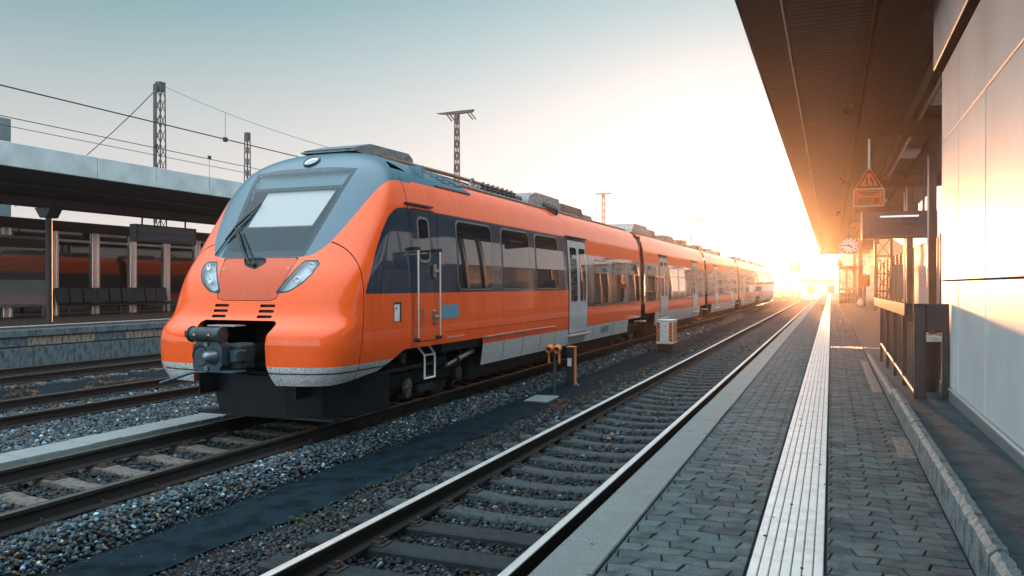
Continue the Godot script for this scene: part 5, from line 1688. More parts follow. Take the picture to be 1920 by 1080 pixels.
# ---------- things beside the tracks ----------
func build_trackside() -> void:
	rng.seed = 31
	var tr := thing("cable_trough", "pale concrete cable trough of flat slabs left of the train's track", "cable trough", Vector3(-8.61, 0.3, -8))
	var slab := MB.new().cbox(Vector3(-0.235, 0.0, -0.213), Vector3(0.235, 0.1, 0.213), 0.006).mesh()
	part("channel", MB.new().box(Vector3(-0.25, -0.02, -22), Vector3(0.25, 0.035, 10)), M.kerb, tr)
	for k in 60:
		var o := part("cover_slab", slab, M.edge_slab, tr)
		o.position = Vector3(rng.randf_range(-0.006, 0.006), rng.randf_range(-0.005, 0.003), 8.0 - 6.89 + 6.6 - k * 0.442)
		o.rotation.y = rng.randf_range(-0.006, 0.006)
	# relay cabinet with hazard stripes
	var c := thing("relay_cabinet", "white relay cabinet with orange hazard stripes standing beside the train", "cabinet", Vector3(-5.03, 0.12, -25.9))
	part("body", MB.new().cbox(Vector3(-0.265, 0.30, -0.8), Vector3(0.265, 1.05, 0.0), 0.012), M.white_paint, c)
	part("lid", MB.new().cbox(Vector3(-0.28, 1.051, -0.82), Vector3(0.28, 1.085, 0.02), 0.008), M.white_paint, c)
	part("base", MB.new().box(Vector3(-0.24, -0.02, -0.75), Vector3(0.24, 0.30, -0.05)), M.under_dark, c)
	part("front_door", MB.new().cbox(Vector3(-0.14, 0.36, 0.001), Vector3(0.14, 1.0, 0.012), 0.004), M.white_paint, c)
	part("lock", MB.new().tube(Vector3(0.03, 0.88, 0.012), Vector3(0.03, 0.88, 0.03), 0.02, 0.02, 10), M.rubber, c)
	for s in [-1.0, 1.0]:
		part("stripe_board", MB.new().box(Vector3(s * 0.2 - 0.05, 0.38, 0.001), Vector3(s * 0.2 + 0.05, 1.0, 0.007)), M.sign_orange, c)
		for k in 6:
			var y := 0.40 + k * 0.105
			part("stripe", MB.new().plate(Vector3(s * 0.2, y, 0.0105), Vector3.RIGHT, Vector3.UP, PackedVector2Array([Vector2(-0.05, 0.045), Vector2(0.05, -0.015), Vector2(0.05, 0.03), Vector2(-0.05, 0.09)]), 0.003), M.sign_black, c)
	part("side_door", MB.new().cbox(Vector3(0.266, 0.36, -0.74), Vector3(0.275, 1.0, -0.06), 0.003), M.orange_box, c)
	# signal hood on a thin post
	var p := thing("trackside_signal", "thin dark post with two pale orange hoods beside the path", "signal", Vector3(-5.24, 0.12, -15.42))
	part("post", MB.new().tube(Vector3(0, 0, 0), Vector3(0, 0.86, 0), 0.028, 0.026, 10), M.mast, p)
	for s in [-1.0, 1.0]:
		var hd := part("hood", MB.new().lathe(Vector3(s * 0.085, 0.93, 0.02), Vector3(0, -0.25, 1), [[0.0, -0.09], [0.05, -0.08], [0.075, -0.02], [0.08, 0.06], [0.07, 0.12], [0.06, 0.12], [0.05, 0.02]], 16), M.orange_box, p)
		part("strap", MB.new().cbox(Vector3(s * 0.11 - 0.02, 0.62, 0.0), Vector3(s * 0.11 + 0.02, 0.88, 0.05), 0.008), M.orange_box, hd)
	part("yoke", MB.new().tube(Vector3(-0.12, 0.85, 0), Vector3(0.12, 0.85, 0), 0.022, 0.022, 8), M.mast, p)
	var q := thing("marker_post", "square orange-brown marker post with a small white label beside the path", "post", Vector3(-5.28, 0.12, -16.65))
	part("post", MB.new().cbox(Vector3(-0.085, 0, -0.1), Vector3(0.085, 0.85, 0.06), 0.008), M.steel_paint, q)
	part("side_plate", MB.new().cbox(Vector3(0.086, 0.02, -0.1), Vector3(0.10, 0.84, 0.05), 0.004), M.orange_box, q)
	part("cap", MB.new().cbox(Vector3(-0.09, 0.851, -0.11), Vector3(0.11, 0.88, 0.07), 0.006), M.orange_box, q)
	part("label", MB.new().box(Vector3(-0.06, 0.45, 0.061), Vector3(0.03, 0.62, 0.065)), M.white_paint, q)
	part("foot", MB.new().pipe([Vector3(0.1, 0.1, 0), Vector3(0.22, 0.0, 0.05)], 0.012, 6), M.seal, q)
	var pl := thing("cover_plate", "pale flat cover slab lying on the asphalt path", "slab", Vector3(-5.16, 0.13, -14.42))
	part("slab", MB.new().cbox(Vector3(-0.235, 0, -0.4), Vector3(0.235, 0.035, 0.4), 0.006), M.edge_slab, pl)
	pl.rotation.y = 0.06
	# dry grass and weeds along the edges of the path
	tufts("dry_grass", "dry brown grass growing along the edge of the path", M.dry_grass, [[-4.72, -4.35, -13.5, -24.0, 20], [-14.9, -13.0, -9.0, -13.0, 26]], 0.07)
	tufts("weeds", "small green weeds in the stones beside the path", M.weed, [[-4.75, -4.4, -6.0, -11.0, 22], [-9.4, -8.95, -8.0, -9.5, 8]], 0.035)


func tufts(called: String, label: String, m: Material, areas: Array, size: float) -> void:
	var b := MB.new()
	for i in 26:
		var a := rng.randf_range(0, TAU)
		var lean := rng.randf_range(0.2, 1.0)
		var root := Vector3(cos(a) * 0.15 * rng.randf(), 0, sin(a) * 0.15 * rng.randf())
		var tip := root + Vector3(cos(a) * lean * 0.7, rng.randf_range(0.4, 1.0), sin(a) * lean * 0.7)
		var w := Vector3(-sin(a), 0, cos(a)) * 0.05
		var mid := (root + tip) / 2 + Vector3(0, 0.15, 0)
		b.q(root - w, root + w, mid + w * 0.7, mid - w * 0.7)
		b.t(mid - w * 0.7, mid + w * 0.7, tip)
	var list := []
	for ar in areas:
		for k in ar[4]:
			var cz := rng.randf_range(ar[3], ar[2])
			var cx := rng.randf_range(ar[0], ar[1])
			for j in 3:
				var s := size * exp(rng.randf_range(-0.6, 0.5))
				list.append(Transform3D(Basis.from_euler(Vector3(0, rng.randf_range(0, TAU), 0)).scaled(Vector3(s * 1.3, s, s * 1.3)), Vector3(cx + rng.randf_range(-0.12, 0.12), 0.12 if cx > -8 else 0.30, cz + rng.randf_range(-0.15, 0.15))))
	var mm := MultiMesh.new()
	mm.transform_format = MultiMesh.TRANSFORM_3D
	mm.mesh = b.mesh()
	mm.instance_count = list.size()
	for k in list.size(): mm.set_instance_transform(k, list[k])
	var o := MultiMeshInstance3D.new()
	o.name = numbered(called)
	o.multimesh = mm
	o.material_override = m
	o.set_meta("kind", "stuff")
	tag(o, label, "grass")
	add_child(o)


# ---------- things on the platform ----------
func warning_sign(at: Vector3, label: String, size: float, hang: float) -> void:
	var s := thing("warning_sign", label, "sign", at, "orange warning signs hung from the canopy")
	var k := size
	part("hanger", MB.new().tube(Vector3(0, 0.66 * k, -0.03), Vector3(0, 0.66 * k + hang, -0.03), 0.022, 0.022, 10), M.sign_edge, s)
	var tri := PackedVector2Array([Vector2(-0.26, 0.27), Vector2(0.26, 0.27), Vector2(0.035, 0.66), Vector2(-0.035, 0.66)])
	var tb := MB.new()
	var scaled := func(poly: PackedVector2Array, f: float, c: Vector2) -> PackedVector2Array:
		var r := PackedVector2Array()
		for p in poly: r.append((c + (p - c) * f) * k)
		return r
	var c := Vector2(0, 0.41)
	var t1 := part("triangle", tb.plate(Vector3(0, 0, 0), Vector3.RIGHT, Vector3.UP, scaled.call(tri, 1.0, c), 0.03), M.sign_orange, s)
	part("border", MB.new().plate(Vector3(0, 0, 0.004), Vector3.RIGHT, Vector3.UP, scaled.call(tri, 0.86, c), 0.003), M.sign_black, t1)
	part("field", MB.new().plate(Vector3(0, 0, 0.008), Vector3.RIGHT, Vector3.UP, scaled.call(tri, 0.68, c), 0.003), M.sign_orange, t1)
	# narrowing-way symbol: a straight line and a line that jogs inwards
	part("symbol", MB.new().box(Vector3(-0.055, 0.335, 0.009) * k, Vector3(-0.03, 0.50, 0.013) * k), M.sign_black, t1)
	part("symbol", MB.new().plate(Vector3(0, 0, 0.012), Vector3.RIGHT, Vector3.UP, scaled.call(PackedVector2Array([Vector2(0.055, 0.335), Vector2(0.08, 0.335), Vector2(0.08, 0.40), Vector2(0.045, 0.45), Vector2(0.045, 0.50), Vector2(0.02, 0.50), Vector2(0.02, 0.44), Vector2(0.055, 0.39)]), 1.0, c), 0.003), M.sign_black, t1)
	var bd := part("text_board", MB.new().plate(Vector3(0, 0, 0), Vector3.RIGHT, Vector3.UP, rounded(-0.27 * k, -0.07 * k, 0.27 * k, 0.255 * k, 0.03 * k), 0.03), M.sign_orange, s)
	part("edge", MB.new().plate(Vector3(0, 0, -0.008), Vector3.RIGHT, Vector3.UP, rounded(-0.285 * k, -0.085 * k, 0.285 * k, 0.27 * k, 0.035 * k), 0.012), M.sign_edge, bd)
	for side in [[-0.245, -0.238, -0.045, 0.23], [0.238, 0.245, -0.045, 0.23], [-0.238, 0.238, -0.045, -0.038], [-0.238, 0.238, 0.223, 0.23]]:
		part("line", MB.new().box(Vector3(side[0], side[2], 0.001) * k, Vector3(side[1], side[3], 0.004) * k), M.sign_black, bd)
	# two lines of small print above, two shorter beside a round symbol
	for row in [[0.19, -0.19, 0.19], [0.155, -0.12, 0.12], [0.07, -0.2, 0.05], [0.03, -0.2, 0.04], [-0.01, -0.2, 0.03]]:
		var x: float = row[1]
		while x < row[2]:
			var w := rng.randf_range(0.012, 0.03)
			part("print", MB.new().box(Vector3(x, row[0] - 0.009, 0.001) * k, Vector3(minf(x + w, row[2]), row[0] + 0.009, 0.003) * k), M.sign_black, bd)
			x += w + 0.008
	part("symbol", MB.new().lathe(Vector3(0.13, 0.025, 0.001) * k, Vector3(0, 0, 1), [[0.055 * k, 0.0], [0.055 * k, 0.004], [0.044 * k, 0.004], [0.044 * k, 0.0]], 20), M.sign_black, bd)
	part("symbol", MB.new().plate(Vector3(0.13 * k, 0.025 * k, 0.004), Vector3(0.7, 0.7, 0), Vector3(-0.7, 0.7, 0), rounded(-0.04 * k, -0.012 * k, 0.04 * k, 0.012 * k, 0.005 * k), 0.003), M.sign_black, bd)


func build_platform_objects() -> void:
	rng.seed = 41
	var P := PLATFORM
	# railing
	var r := thing("railing", "dark steel railing with flat handrail on the ledge beside the panelled wall", "railing", Vector3(0.76, P, -11.3))
	var o := Vector3(0.76, P, -11.3)
	var A := Vector3(0.80, 0, -9.02)
	var B := Vector3(0.73, 0, -13.62)
	var at := func(f: float, y: float) -> Vector3: return Vector3(lerpf(A.x, B.x, f), y, lerpf(A.z, B.z, f)) - o
	var ln := (B - A).normalized()
	var ac := Vector3(-ln.z, 0, ln.x).normalized()
	# handrail: a deep box section
	var hb := MB.new()
	hb.plate(at.call(0.0, 2.02) + Vector3(-0.035, 0, 0), ln, Vector3.UP, PackedVector2Array([Vector2(0, 0), Vector2(4.6, 0), Vector2(4.6, 0.115), Vector2(4.59, 0.125), Vector2(0.01, 0.125), Vector2(0, 0.115)]), 0.07)
	part("handrail", hb, M.steel_paint, r)
	var low := func(f: float) -> float: return lerpf(P + 0.12, P + 0.31, f)
	part("bottom_rail", MB.new().tube(at.call(0.0, low.call(0.0)), at.call(1.0, low.call(1.0)), 0.02, 0.02, 8), M.steel_bare, r)
	for k in 24:
		var f := (k + 0.5) / 24.0
		var bt: Vector3 = at.call(f, low.call(f))
		var tp: Vector3 = at.call(f, 2.02)
		part("baluster", MB.new().tube(bt, tp, 0.007, 0.007, 6), M.steel_paint, r)
	for k in 5:
		var f2 := k / 4.0
		var g: Vector3 = at.call(f2, P + 0.02)
		var h: Vector3 = at.call(f2, 2.03)
		part("post", MB.new().cbox(Vector3(g.x - 0.02, g.y, g.z - 0.02), Vector3(g.x + 0.02, h.y, g.z + 0.02), 0.004), M.steel_paint, r)
	# return to the wall
	part("return_post", MB.new().cbox(Vector3(0.775, P + 0.02, -8.99) - o, Vector3(0.885, 2.146, -8.93) - o, 0.008), M.steel_paint, r)
	part("return_rail", MB.new().cbox(Vector3(0.886, 1.86, -8.99) - o, Vector3(1.09, 2.146, -8.94) - o, 0.008), M.steel_paint, r)
	part("return_post", MB.new().cbox(Vector3(1.03, P + 0.02, -8.99) - o, Vector3(1.09, 1.858, -8.94) - o, 0.008), M.steel_paint, r)
	# black litter bin behind the return
	var bin := thing("litter_bin", "black litter bin behind the end of the railing", "litter bin", Vector3(0.985, P + 0.05, -9.75))
	part("body", MB.new().lathe(Vector3.ZERO, Vector3.UP, [[0.0, 0.0], [0.10, 0.0], [0.125, 0.3], [0.13, 0.56], [0.11, 0.6], [0.09, 0.6], [0.09, 0.4], [0, 0.4]], 18), M.rubber, bin)
	part("rim", MB.new().lathe(Vector3.ZERO, Vector3.UP, [[0.132, 0.56], [0.135, 0.61], [0.10, 0.62], [0.10, 0.6]], 18), M.white_paint, bin)
	# hung signs along the girder
	warning_sign(Vector3(0.70, 3.98, -17.3), "large orange triangular warning sign with text board hung from the canopy girder", 1.0, 0.62)
	warning_sign(Vector3(0.70, 3.98, -74.0), "smaller orange warning sign far along the canopy below the clock", 0.9, 0.7)
	# clock
	var cz := -37.5
	var c := thing("station_clock", "round white station clock with dark hands under the canopy", "clock", Vector3(0.72, 4.05, cz))
	part("case", MB.new().lathe(Vector3(0, 0, -0.09), Vector3(0, 0, 1), [[0.0, 0.0], [0.36, 0.0], [0.37, 0.03], [0.37, 0.15], [0.35, 0.17]], 36), M.screen_case, c)
	part("face", MB.new().plate(Vector3(0, 0, 0.082), Vector3.RIGHT, Vector3.UP, circle(0.345, 36), 0.01), M.clock_face, c)
	for k in 12:
		var a := TAU * k / 12.0
		part("hour_mark", MB.new().plate(Vector3(sin(a) * 0.285, cos(a) * 0.285, 0.087), Vector3(cos(a), -sin(a), 0), Vector3(sin(a), cos(a), 0), PackedVector2Array([Vector2(-0.017, -0.045), Vector2(0.017, -0.045), Vector2(0.017, 0.045), Vector2(-0.017, 0.045)]), 0.003), M.sign_black, c)
	for h in [[2.18, 0.19, 0.028], [4.75, 0.27, 0.02]]:
		var a: float = h[0]
		part("hand", MB.new().plate(Vector3(0, 0, 0.092), Vector3(cos(a), -sin(a), 0), Vector3(sin(a), cos(a), 0), PackedVector2Array([Vector2(-h[2], -0.06), Vector2(h[2], -0.06), Vector2(h[2] * 0.6, h[1]), Vector2(-h[2] * 0.6, h[1])]), 0.003), M.sign_black, c)
	part("hanger", MB.new().tube(Vector3(0, 0.36, 0), Vector3(0, 1.2, 0), 0.03), M.steel_paint, c)
	# departure board
	var zb := -23.4
	var d := thing("departure_board", "wide dark departure board with blue panels hung across the platform", "display board", Vector3(1.66, 3.58, zb))
	part("case", MB.new().cbox(Vector3(-0.88, 0, -0.16), Vector3(0.92, 0.72, 0.0), 0.02), M.screen_case, d)
	part("case_edge", MB.new().cbox(Vector3(-0.905, -0.02, -0.15), Vector3(-0.881, 0.73, 0.02), 0.004), M.canopy_trim, d)
	for rr in 2:
		for k in 5:
			part("screen", MB.new().box(Vector3(-0.74 + k * 0.31, 0.09 + rr * 0.27, 0.001), Vector3(-0.74 + k * 0.31 + 0.3, 0.33 + rr * 0.27, 0.006)), M.display_blue, d)
	part("text_line", MB.new().box(Vector3(-0.45, 0.56, 0.007), Vector3(0.48, 0.605, 0.01)), M.display_text, d)
	for s in [-0.6, 0.6]:
		part("hanger", MB.new().tube(Vector3(s, 0.72, -0.08), Vector3(s, 2.0, -0.08), 0.03), M.steel_paint, d)
	# lattice column carrying the canopy
	var lc := thing("lattice_column", "riveted lattice steel column under the canopy beyond the railing", "column", Vector3(2.33, P, -43.0))
	for s in [-0.37, 0.33]:
		part("chord", MB.new().cbox(Vector3(s, 0, -0.09), Vector3(s + 0.13, 4.4, 0.09), 0.01), M.steel_paint, lc)
	for k in 5:
		var y0 := 0.1 + k * 0.86
		part("brace", MB.new().tube(Vector3(-0.25, y0, 0.03), Vector3(0.34, y0 + 0.8, 0.03), 0.025, 0.025, 6), M.steel_paint, lc)
		part("brace", MB.new().tube(Vector3(0.34, y0, -0.03), Vector3(-0.25, y0 + 0.8, -0.03), 0.025, 0.025, 6), M.steel_paint, lc)
		part("batten", MB.new().cbox(Vector3(-0.24, y0 + 0.8, -0.05), Vector3(0.33, y0 + 0.87, 0.05), 0.005), M.steel_paint, lc)
	# plain columns
	var cols := [[2.3, -22.0, "square brown canopy column rising behind the end of the railing"], [2.34, -28.5, "canopy column left of the white wall, nearer of two side by side"], [2.42, -30.4, "canopy column left of the white wall, further of two side by side"], [1.75, -56.0, "thin canopy column standing beside the far glazed shelter"], [1.7, -68.0, "furthest thin canopy column beyond the glazed shelter"]]
	for k in cols:
		var cc := thing("canopy_column", k[2], "column", Vector3(k[0], P, k[1]), "steel columns carrying the canopy")
		var w := 0.095 if k[1] > -40 else 0.13
		part("shaft", MB.new().cbox(Vector3(-w, 0, -w), Vector3(w, 4.45, w), 0.012), M.steel_paint, cc)
		part("flange", MB.new().cbox(Vector3(-w - 0.02, 0.02, w + 0.001), Vector3(-w + 0.02, 4.4, w + 0.02), 0.004), M.canopy_trim, cc)
		part("foot", MB.new().cbox(Vector3(-w - 0.08, 0, -w - 0.08), Vector3(w + 0.08, 0.03, w + 0.08), 0.006), M.steel_bare, cc)
	# information case
	var ic := thing("information_case", "blue-grey glazed information case beside the lattice column", "information board", Vector3(2.86, P, -40.0))
	part("frame", MB.new().cbox(Vector3(-0.32, 0.6, -0.05), Vector3(0.32, 2.15, 0.0), 0.015), M.screen_case, ic)
	part("sheet", MB.new().box(Vector3(-0.27, 0.66, 0.001), Vector3(0.27, 2.09, 0.006)), M.sticker_blue, ic)
	part("glass", MB.new().box(Vector3(-0.28, 0.65, 0.012), Vector3(0.28, 2.10, 0.016)), M.pane, ic)
	for s in [-0.3, 0.24]:
		part("leg", MB.new().box(Vector3(s, 0, -0.05), Vector3(s + 0.06, 0.6, 0.0)), M.screen_case, ic)
	# wing of the station with louvred bays and a white wall
	var lw := thing("station_wing", "pale station wing with louvred bays along the right side of the platform", "building", Vector3(3.4, P, -40))
	part("core", MB.new().box(Vector3(0.12, 0, 27.0), Vector3(4.0, 2.95, -38.0)), M.house_wall, lw)
	part("white_wall", MB.new().cbox(Vector3(0.0, 0.0, 9.0), Vector3(0.11, 2.9, 1.0), 0.01), M.white_paint, lw)
	for bay in [[24.0, 10.0], [-2.0, -12.0], [-14.0, -30.0]]:
		for k in 18:
			part("louvre", MB.new().plate(Vector3(0.1, 0.12 + k * 0.155, bay[0]), Vector3(0, 0, -1), Vector3(-0.35, 1, 0).normalized(), PackedVector2Array([Vector2(0, 0), Vector2(bay[0] - bay[1], 0), Vector2(bay[0] - bay[1], 0.1), Vector2(0, 0.1)]), 0.012), M.white_paint, lw)
		for f in 5:
			part("mullion", MB.new().box(Vector3(-0.03, 0, lerpf(bay[0], bay[1], f / 4.0) - 0.05), Vector3(0.1, 2.95, lerpf(bay[0], bay[1], f / 4.0) + 0.05)), M.steel_paint, lw)
	# glazed shelter far along the platform
	var sh := thing("waiting_shelter", "small glazed shelter far along the near platform under the canopy", "shelter", Vector3(1.2, P, -57.5))
	part("roof", MB.new().cbox(Vector3(-0.75, 2.3, -1.6), Vector3(0.75, 2.48, 1.6), 0.02), M.sign_orange, sh)
	part("dado", MB.new().cbox(Vector3(-0.7, 0.05, 1.45), Vector3(0.7, 0.75, 1.5), 0.01), M.brown_wall, sh)
	part("sill", MB.new().cbox(Vector3(-0.72, 0.9, 1.42), Vector3(0.72, 1.02, 1.54), 0.01), M.orange_box, sh)
	for px in [-0.7, -0.25, 0.25, 0.64]:
		part("post", MB.new().box(Vector3(px, 0, 1.44), Vector3(px + 0.06, 2.3, 1.5)), M.orange_box, sh)
		part("post", MB.new().box(Vector3(px, 0, -1.5), Vector3(px + 0.06, 2.3, -1.44)), M.orange_box, sh)
	for px in [-0.64, -0.19, 0.31]:
		part("pane", MB.new().box(Vector3(px, 1.03, 1.46), Vector3(px + 0.38, 2.28, 1.468)), M.pane, sh)
	var ob := thing("notice_board", "plain orange notice board on a post in front of the far shelter", "notice board", Vector3(1.88, P, -52.0))
	part("board", MB.new().cbox(Vector3(-0.28, 1.15, -0.05), Vector3(0.28, 1.85, 0.0), 0.015), M.sign_orange, ob)
	part("post", MB.new().box(Vector3(-0.06, 0, -0.1), Vector3(0.06, 1.84, -0.051)), M.steel_paint, ob)
	var bg := thing("litter_bag", "pale tied litter bag standing by the notice board post", "bag", Vector3(1.62, P, -51.6))
	part("bag", MB.new().lathe(Vector3.ZERO, Vector3.UP, [[0.0, 0.0], [0.14, 0.01], [0.17, 0.15], [0.14, 0.32], [0.05, 0.42], [0.08, 0.5], [0.0, 0.46]], 12), M.white_paint, bg)


# ---------- overhead line ----------
func lattice_mast(label: String, at: Vector3, h: float, w0: float, w1: float) -> Node3D:
	var t := thing("lattice_mast", label, "mast", at, "lattice masts of the overhead line")
	var corners := [Vector2(-1, -1), Vector2(1, -1), Vector2(1, 1), Vector2(-1, 1)]
	for c in corners:
		part("leg", MB.new().tube(Vector3(c.x * w0 / 2, 0, c.y * w0 / 2), Vector3(c.x * w1 / 2, h, c.y * w1 / 2), 0.032, 0.028, 6), M.mast, t)
	var n := int(h / 0.62)
	var br := MB.new()
	for k in n:
		var f0 := float(k) / n
		var f1 := float(k + 1) / n
		var a := lerpf(w0, w1, f0) / 2
		var b := lerpf(w0, w1, f1) / 2
		for s in 4:
			var c0: Vector2 = corners[s]
			var c1: Vector2 = corners[(s + 1) % 4]
			br.tube(Vector3(c0.x * a, h * f0, c0.y * a), Vector3(c1.x * b, h * f1, c1.y * b), 0.016, 0.016, 4, false)
			br.tube(Vector3(c1.x * a, h * f0, c1.y * a), Vector3(c0.x * b, h * f1, c0.y * b), 0.016, 0.016, 4, false)
	part("bracing", br, M.mast, t)
	part("cap", MB.new().cbox(Vector3(-w1 / 2 - 0.03, h - 0.35, -w1 / 2 - 0.03), Vector3(w1 / 2 + 0.03, h + 0.04, w1 / 2 + 0.03), 0.02), M.mast, t)
	return t


func sagging(a: Vector3, b: Vector3, sag: float, r: float, n := 12) -> MB:
	var pts := []
	for k in n + 1:
		var f := float(k) / n
		pts.append(a.lerp(b, f) - Vector3(0, sag * 4 * f * (1 - f), 0))
	return MB.new().pipe(pts, r, 5)


func build_masts() -> void:
	var m1 := lattice_mast("tall dark lattice mast behind the far canopy, left of the train", Vector3(-27, 0, -26.4), 11.1, 0.4, 0.26)
	part("ladder_rail", MB.new().box(Vector3(-0.09, 5.0, 0.27), Vector3(0.09, 11.0, 0.31)), M.mast, m1)
	part("collar", MB.new().cbox(Vector3(-0.45, 6.2, -0.4), Vector3(0.45, 6.3, 0.4), 0.02), M.mast, m1)
	lattice_mast("second lattice mast just left of the train's roof", Vector3(-30, 0, -35.5), 10.75, 0.32, 0.2)
	var m3 := lattice_mast("lattice mast with crossarm rising behind the train roof", Vector3(-18.5, 0, -38.3), 11.45, 0.3, 0.18)
	part("crossarm", MB.new().plate(Vector3(0, 11.45, 0.1), Vector3.RIGHT, Vector3.UP, PackedVector2Array([Vector2(-1.2, 0.12), Vector2(-0.95, 0.06), Vector2(-0.2, 0.0), Vector2(0.2, 0.0), Vector2(0.9, 0.04), Vector2(1.0, 0.16), Vector2(-0.3, 0.14), Vector2(-0.95, 0.12)]), 0.2), M.mast, m3)
	for x in [-0.6, -0.42, 0.62, 0.8]:
		part("insulator", MB.new().tube(Vector3(x, 11.47, 0), Vector3(x + 0.3, 11.1, 0), 0.04, 0.04, 6), M.insulator, m3)
	var m4 := lattice_mast("distant thin mast with a level crossarm above the second car", Vector3(-19.8, 0, -72.5), 10.9, 0.34, 0.24)
	part("crossarm", MB.new().box(Vector3(-0.75, 10.85, -0.07), Vector3(0.75, 10.98, 0.07)), M.mast, m4)
	part("bracket", MB.new().tube(Vector3(0, 6.5, 0), Vector3(-2.2, 6.6, 0), 0.04), M.mast, m4)
	var far := [[-5.95, -116.0, 11.2, "tall mast with a bracket arm, rightmost of those beside the sun"], [-8.6, -130.0, 10.6, "middle mast with a bracket arm beside the sun"], [-15.5, -150.0, 10.0, "low mast with a bracket arm nearest the sun"], [-17.5, -96.0, 7.8, "short stout mast above the third car"]]
	for f in far:
		var m := lattice_mast(f[3], Vector3(f[0], 0, f[1]), f[2], 0.42, 0.28)
		part("arm", MB.new().tube(Vector3(0, f[2] - 0.1, 0), Vector3(2.1, f[2] - 0.05, 0), 0.05), M.mast, m)
		part("arm", MB.new().tube(Vector3(0, f[2] - 3.4, 0), Vector3(2.0, f[2] - 3.3, 0), 0.04), M.mast, m)
	# wires
	var wires := [
		[Vector3(-11.55, 5.33, 6), Vector3(-11.55, 5.33, -70), 0.0, 0.012, "contact wire crossing the sky at upper left, lowest and darkest"],
		[Vector3(-16.2, 5.98, 4), Vector3(-16.2, 5.9, -70), 0.1, 0.01, "upper of the two thin wires above the far canopy"],
		[Vector3(-16.2, 5.80, 4), Vector3(-16.2, 5.84, -70), 0.15, 0.008, "lower of the two thin wires above the far canopy"],
		[Vector3(-26.7, 10.9, -26.4), Vector3(-12.2, 6.2, -26.4), 0.45, 0.009, "thin cable slanting down from the tall mast towards the train"],
		[Vector3(-27.3, 10.8, -26.4), Vector3(-41, 6.6, -30), 0.4, 0.02, "pale stay cable slanting down left from the tall mast"]]
	for w in wires:
		var o := part("overhead_wire", sagging(w[0], w[1], w[2], w[3]), M.wire)
		tag(o, w[4], "wire", "wires of the overhead line")
	# clamps and droppers hung on the wires
	var dr := [[Vector3(-11.55, 5.33, -13.0), 0.55, "dropper with clamp right of the tall mast"], [Vector3(-16.2, 5.95, -15.7), -0.9, "small clamp with a hanging dropper, left of the tall mast"], [Vector3(-16.2, 5.93, -17.6), -0.9, "small clamp with a hanging dropper, nearer the tall mast"]]
	for d in dr:
		var t := thing("wire_clamp", d[2], "clamp", d[0], "clamps on the overhead line")
		part("clamp", MB.new().cbox(Vector3(-0.03, -0.05, -0.05), Vector3(0.03, 0.04, 0.05), 0.01), M.wire, t)
		part("dropper", MB.new().tube(Vector3.ZERO, Vector3(0, d[1], 0), 0.006, 0.006, 4), M.wire, t)
	# signals far down the line
	for k in 2:
		var s := thing("line_signal", ["left one of the two light signals far down the line", "right one of the two light signals far down the line"][k], "signal", Vector3(-4.95 + k * 0.75, 0, -117.0), "light signals down the line")
		part("post", MB.new().tube(Vector3.ZERO, Vector3(0, 4.4, 0), 0.06), M.mast, s)
		part("head", MB.new().plate(Vector3(0, 4.2, 0.1), Vector3.RIGHT, Vector3.UP, rounded(-0.35, 0, 0.35, 1.3, 0.15), 0.2), M.mast, s)
		part("lens", MB.new().lathe(Vector3(0, 4.9, 0.11), Vector3(0, 0, 1), [[0.1, 0], [0.1, 0.05], [0.0, 0.02]], 12), M.tinted_glass, s)


# ---------- background ----------
func house(label: String, at: Vector3, size: Vector3, wall: Material, floors: int, bays: int, gable: bool) -> void:
	var t := thing("house", label, "house", at, "houses behind the station")
	var h := size / 2
	part("wall", MB.new().box(Vector3(-h.x, 0, -h.z), Vector3(h.x, size.y, h.z)), wall, t)
	if gable:
		part("roof", MB.new().plate(Vector3(0, size.y, h.z + 0.3), Vector3.RIGHT, Vector3.UP, PackedVector2Array([Vector2(-h.x - 0.4, 0), Vector2(h.x + 0.4, 0), Vector2(0, h.x * 0.75)]), size.z + 0.6), M.house_roof, t)
	else:
		part("roof", MB.new().box(Vector3(-h.x - 0.2, size.y, -h.z - 0.2), Vector3(h.x + 0.2, size.y + 0.35, h.z + 0.2)), M.house_roof, t)
	for f in floors:
		for b in bays:
			var x := -h.x + (b + 0.5) * size.x / bays
			var y := (f + 0.35) * size.y / floors
			var w := part("window", MB.new().box(Vector3(x - 0.6, y, h.z), Vector3(x + 0.6, y + 1.4, h.z + 0.04)), M.white_paint, t)
			part("pane", MB.new().box(Vector3(x - 0.5, y + 0.1, h.z + 0.041), Vector3(x + 0.5, y + 1.3, h.z + 0.05)), M.house_window, w)


func crown_mesh(sd: int) -> ArrayMesh:
	var r := RandomNumberGenerator.new()
	r.seed = sd
	var b := MB.new()
	var lobes := []
	for k in 9:
		lobes.append([Vector3(r.randf_range(-1, 1), r.randf_range(0.25, 1.0), r.randf_range(-1, 1)), r.randf_range(0.3, 0.62)])
	for k in 900:
		var l: Array = lobes[r.randi() % 9]
		var d := Vector3(r.randf_range(-1, 1), r.randf_range(-1, 1), r.randf_range(-1, 1))
		if d.length() > 1: continue
		var p: Vector3 = l[0] + d * l[1]
		if p.y < 0.02: continue
		var u := Vector3(r.randf_range(-1, 1), r.randf_range(-1, 1), r.randf_range(-1, 1)).normalized() * r.randf_range(0.03, 0.07)
		var w := u.cross(Vector3(r.randf_range(-1, 1), r.randf_range(-1, 1), r.randf_range(-1, 1)).normalized()) * 0.8
		b.q(p - u, p + w, p + u, p - w)
	return b.mesh()


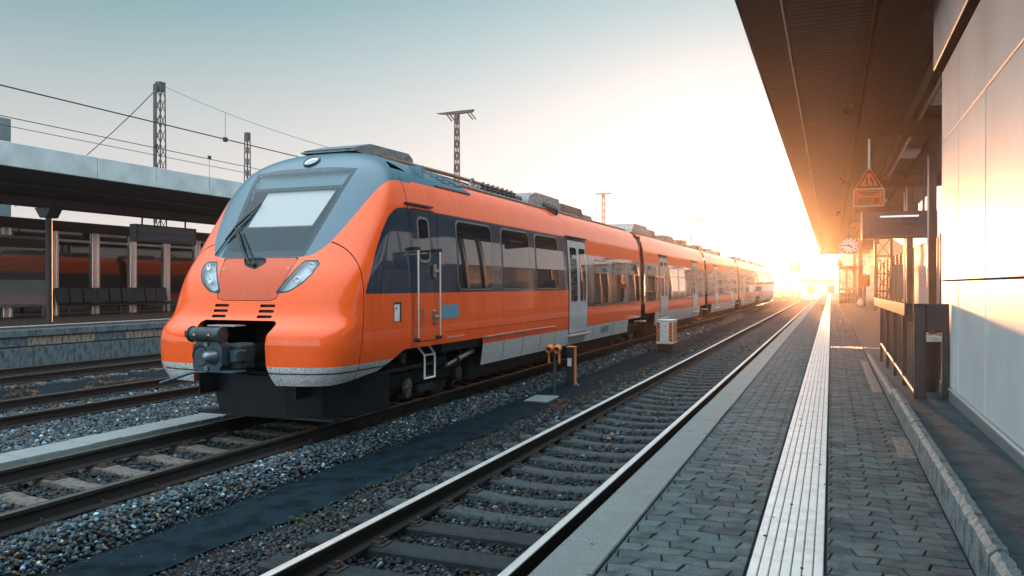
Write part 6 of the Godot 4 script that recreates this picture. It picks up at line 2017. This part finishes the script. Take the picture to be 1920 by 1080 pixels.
func build_background() -> void:
	rng.seed = 55
	house("brown apartment house beyond the end of the near platform", Vector3(7.5, 0, -152), Vector3(12, 7.0, 10), M.house_wall_b, 3, 5, true)
	house("pale apartment house further right behind the end of the canopy", Vector3(24, 0, -140), Vector3(16, 9.5, 10), M.house_wall, 3, 6, false)
	house("low pale shed beside the bend of the platform track", Vector3(-1.5, 0, -138), Vector3(6, 2.9, 4), M.white_paint, 1, 2, false)
	# tower at the far left
	var t := thing("tower_block", "dark blue-grey tower block rising above the far canopy at the left edge", "building", Vector3(-54.7, 0, -28))
	part("wall", MB.new().box(Vector3(-9, 0, -4.7), Vector3(9.7, 12.15, 3)), M.tower_wall, t)
	part("upper_storey", MB.new().box(Vector3(-9, 12.15, -4.0), Vector3(9.2, 12.95, 2.4)), M.tower_wall, t)
	part("parapet", MB.new().box(Vector3(-9.1, 12.1, 3.001), Vector3(9.8, 12.25, 3.1)), M.tower_wall, t)
	for k in 3:
		part("window", MB.new().box(Vector3(7.2 - k * 1.6, 8.0, 3.001), Vector3(8.0 - k * 1.6, 9.6, 3.06)), M.house_window, t)
	# bushes and small trees on the skyline
	var meshes := [crown_mesh(1), crown_mesh(2), crown_mesh(3)]
	var spots := []
	for k in 16:
		spots.append(Vector3(-62 + k * 4.1 + rng.randf_range(-1, 1), 0, -160 + rng.randf_range(-12, 10)))
	for k in 8:
		spots.append(Vector3(-70 - k * 7 + rng.randf_range(-2, 2), 0, -120 + k * 9))
	var words := ["first", "second", "third", "fourth", "fifth", "sixth", "seventh", "eighth", "ninth", "tenth", "eleventh", "twelfth", "thirteenth", "fourteenth", "fifteenth", "sixteenth"]
	for k in spots.size():
		var s := rng.randf_range(2.6, 3.6)
		var lab := "brown bush on the skyline behind the train's end, %s from the platform house leftwards" % words[15 - k] if k < 16 else "brown bush behind the far platform, %s of its row" % words[k - 16]
		var b := thing("bush", lab, "bush", spots[k], "bushes on the skyline")
		part("trunk", MB.new().tube(Vector3(0, 0, 0), Vector3(0.1, s * 0.8, 0), 0.14, 0.05, 6), M.bark, b)
		for j in 4:
			part("limb", MB.new().tube(Vector3(0.02, s * 0.25, 0), Vector3(cos(j * 1.6) * s * 0.6, s * 0.9, sin(j * 1.6) * s * 0.6), 0.06, 0.02, 5), M.bark, b)
		var c := part("crown", meshes[k % 3], M.leaf, b)
		c.scale = Vector3(s * 1.1, s * 1.05, s * 1.1)
		c.rotation.y = rng.randf_range(0, TAU)
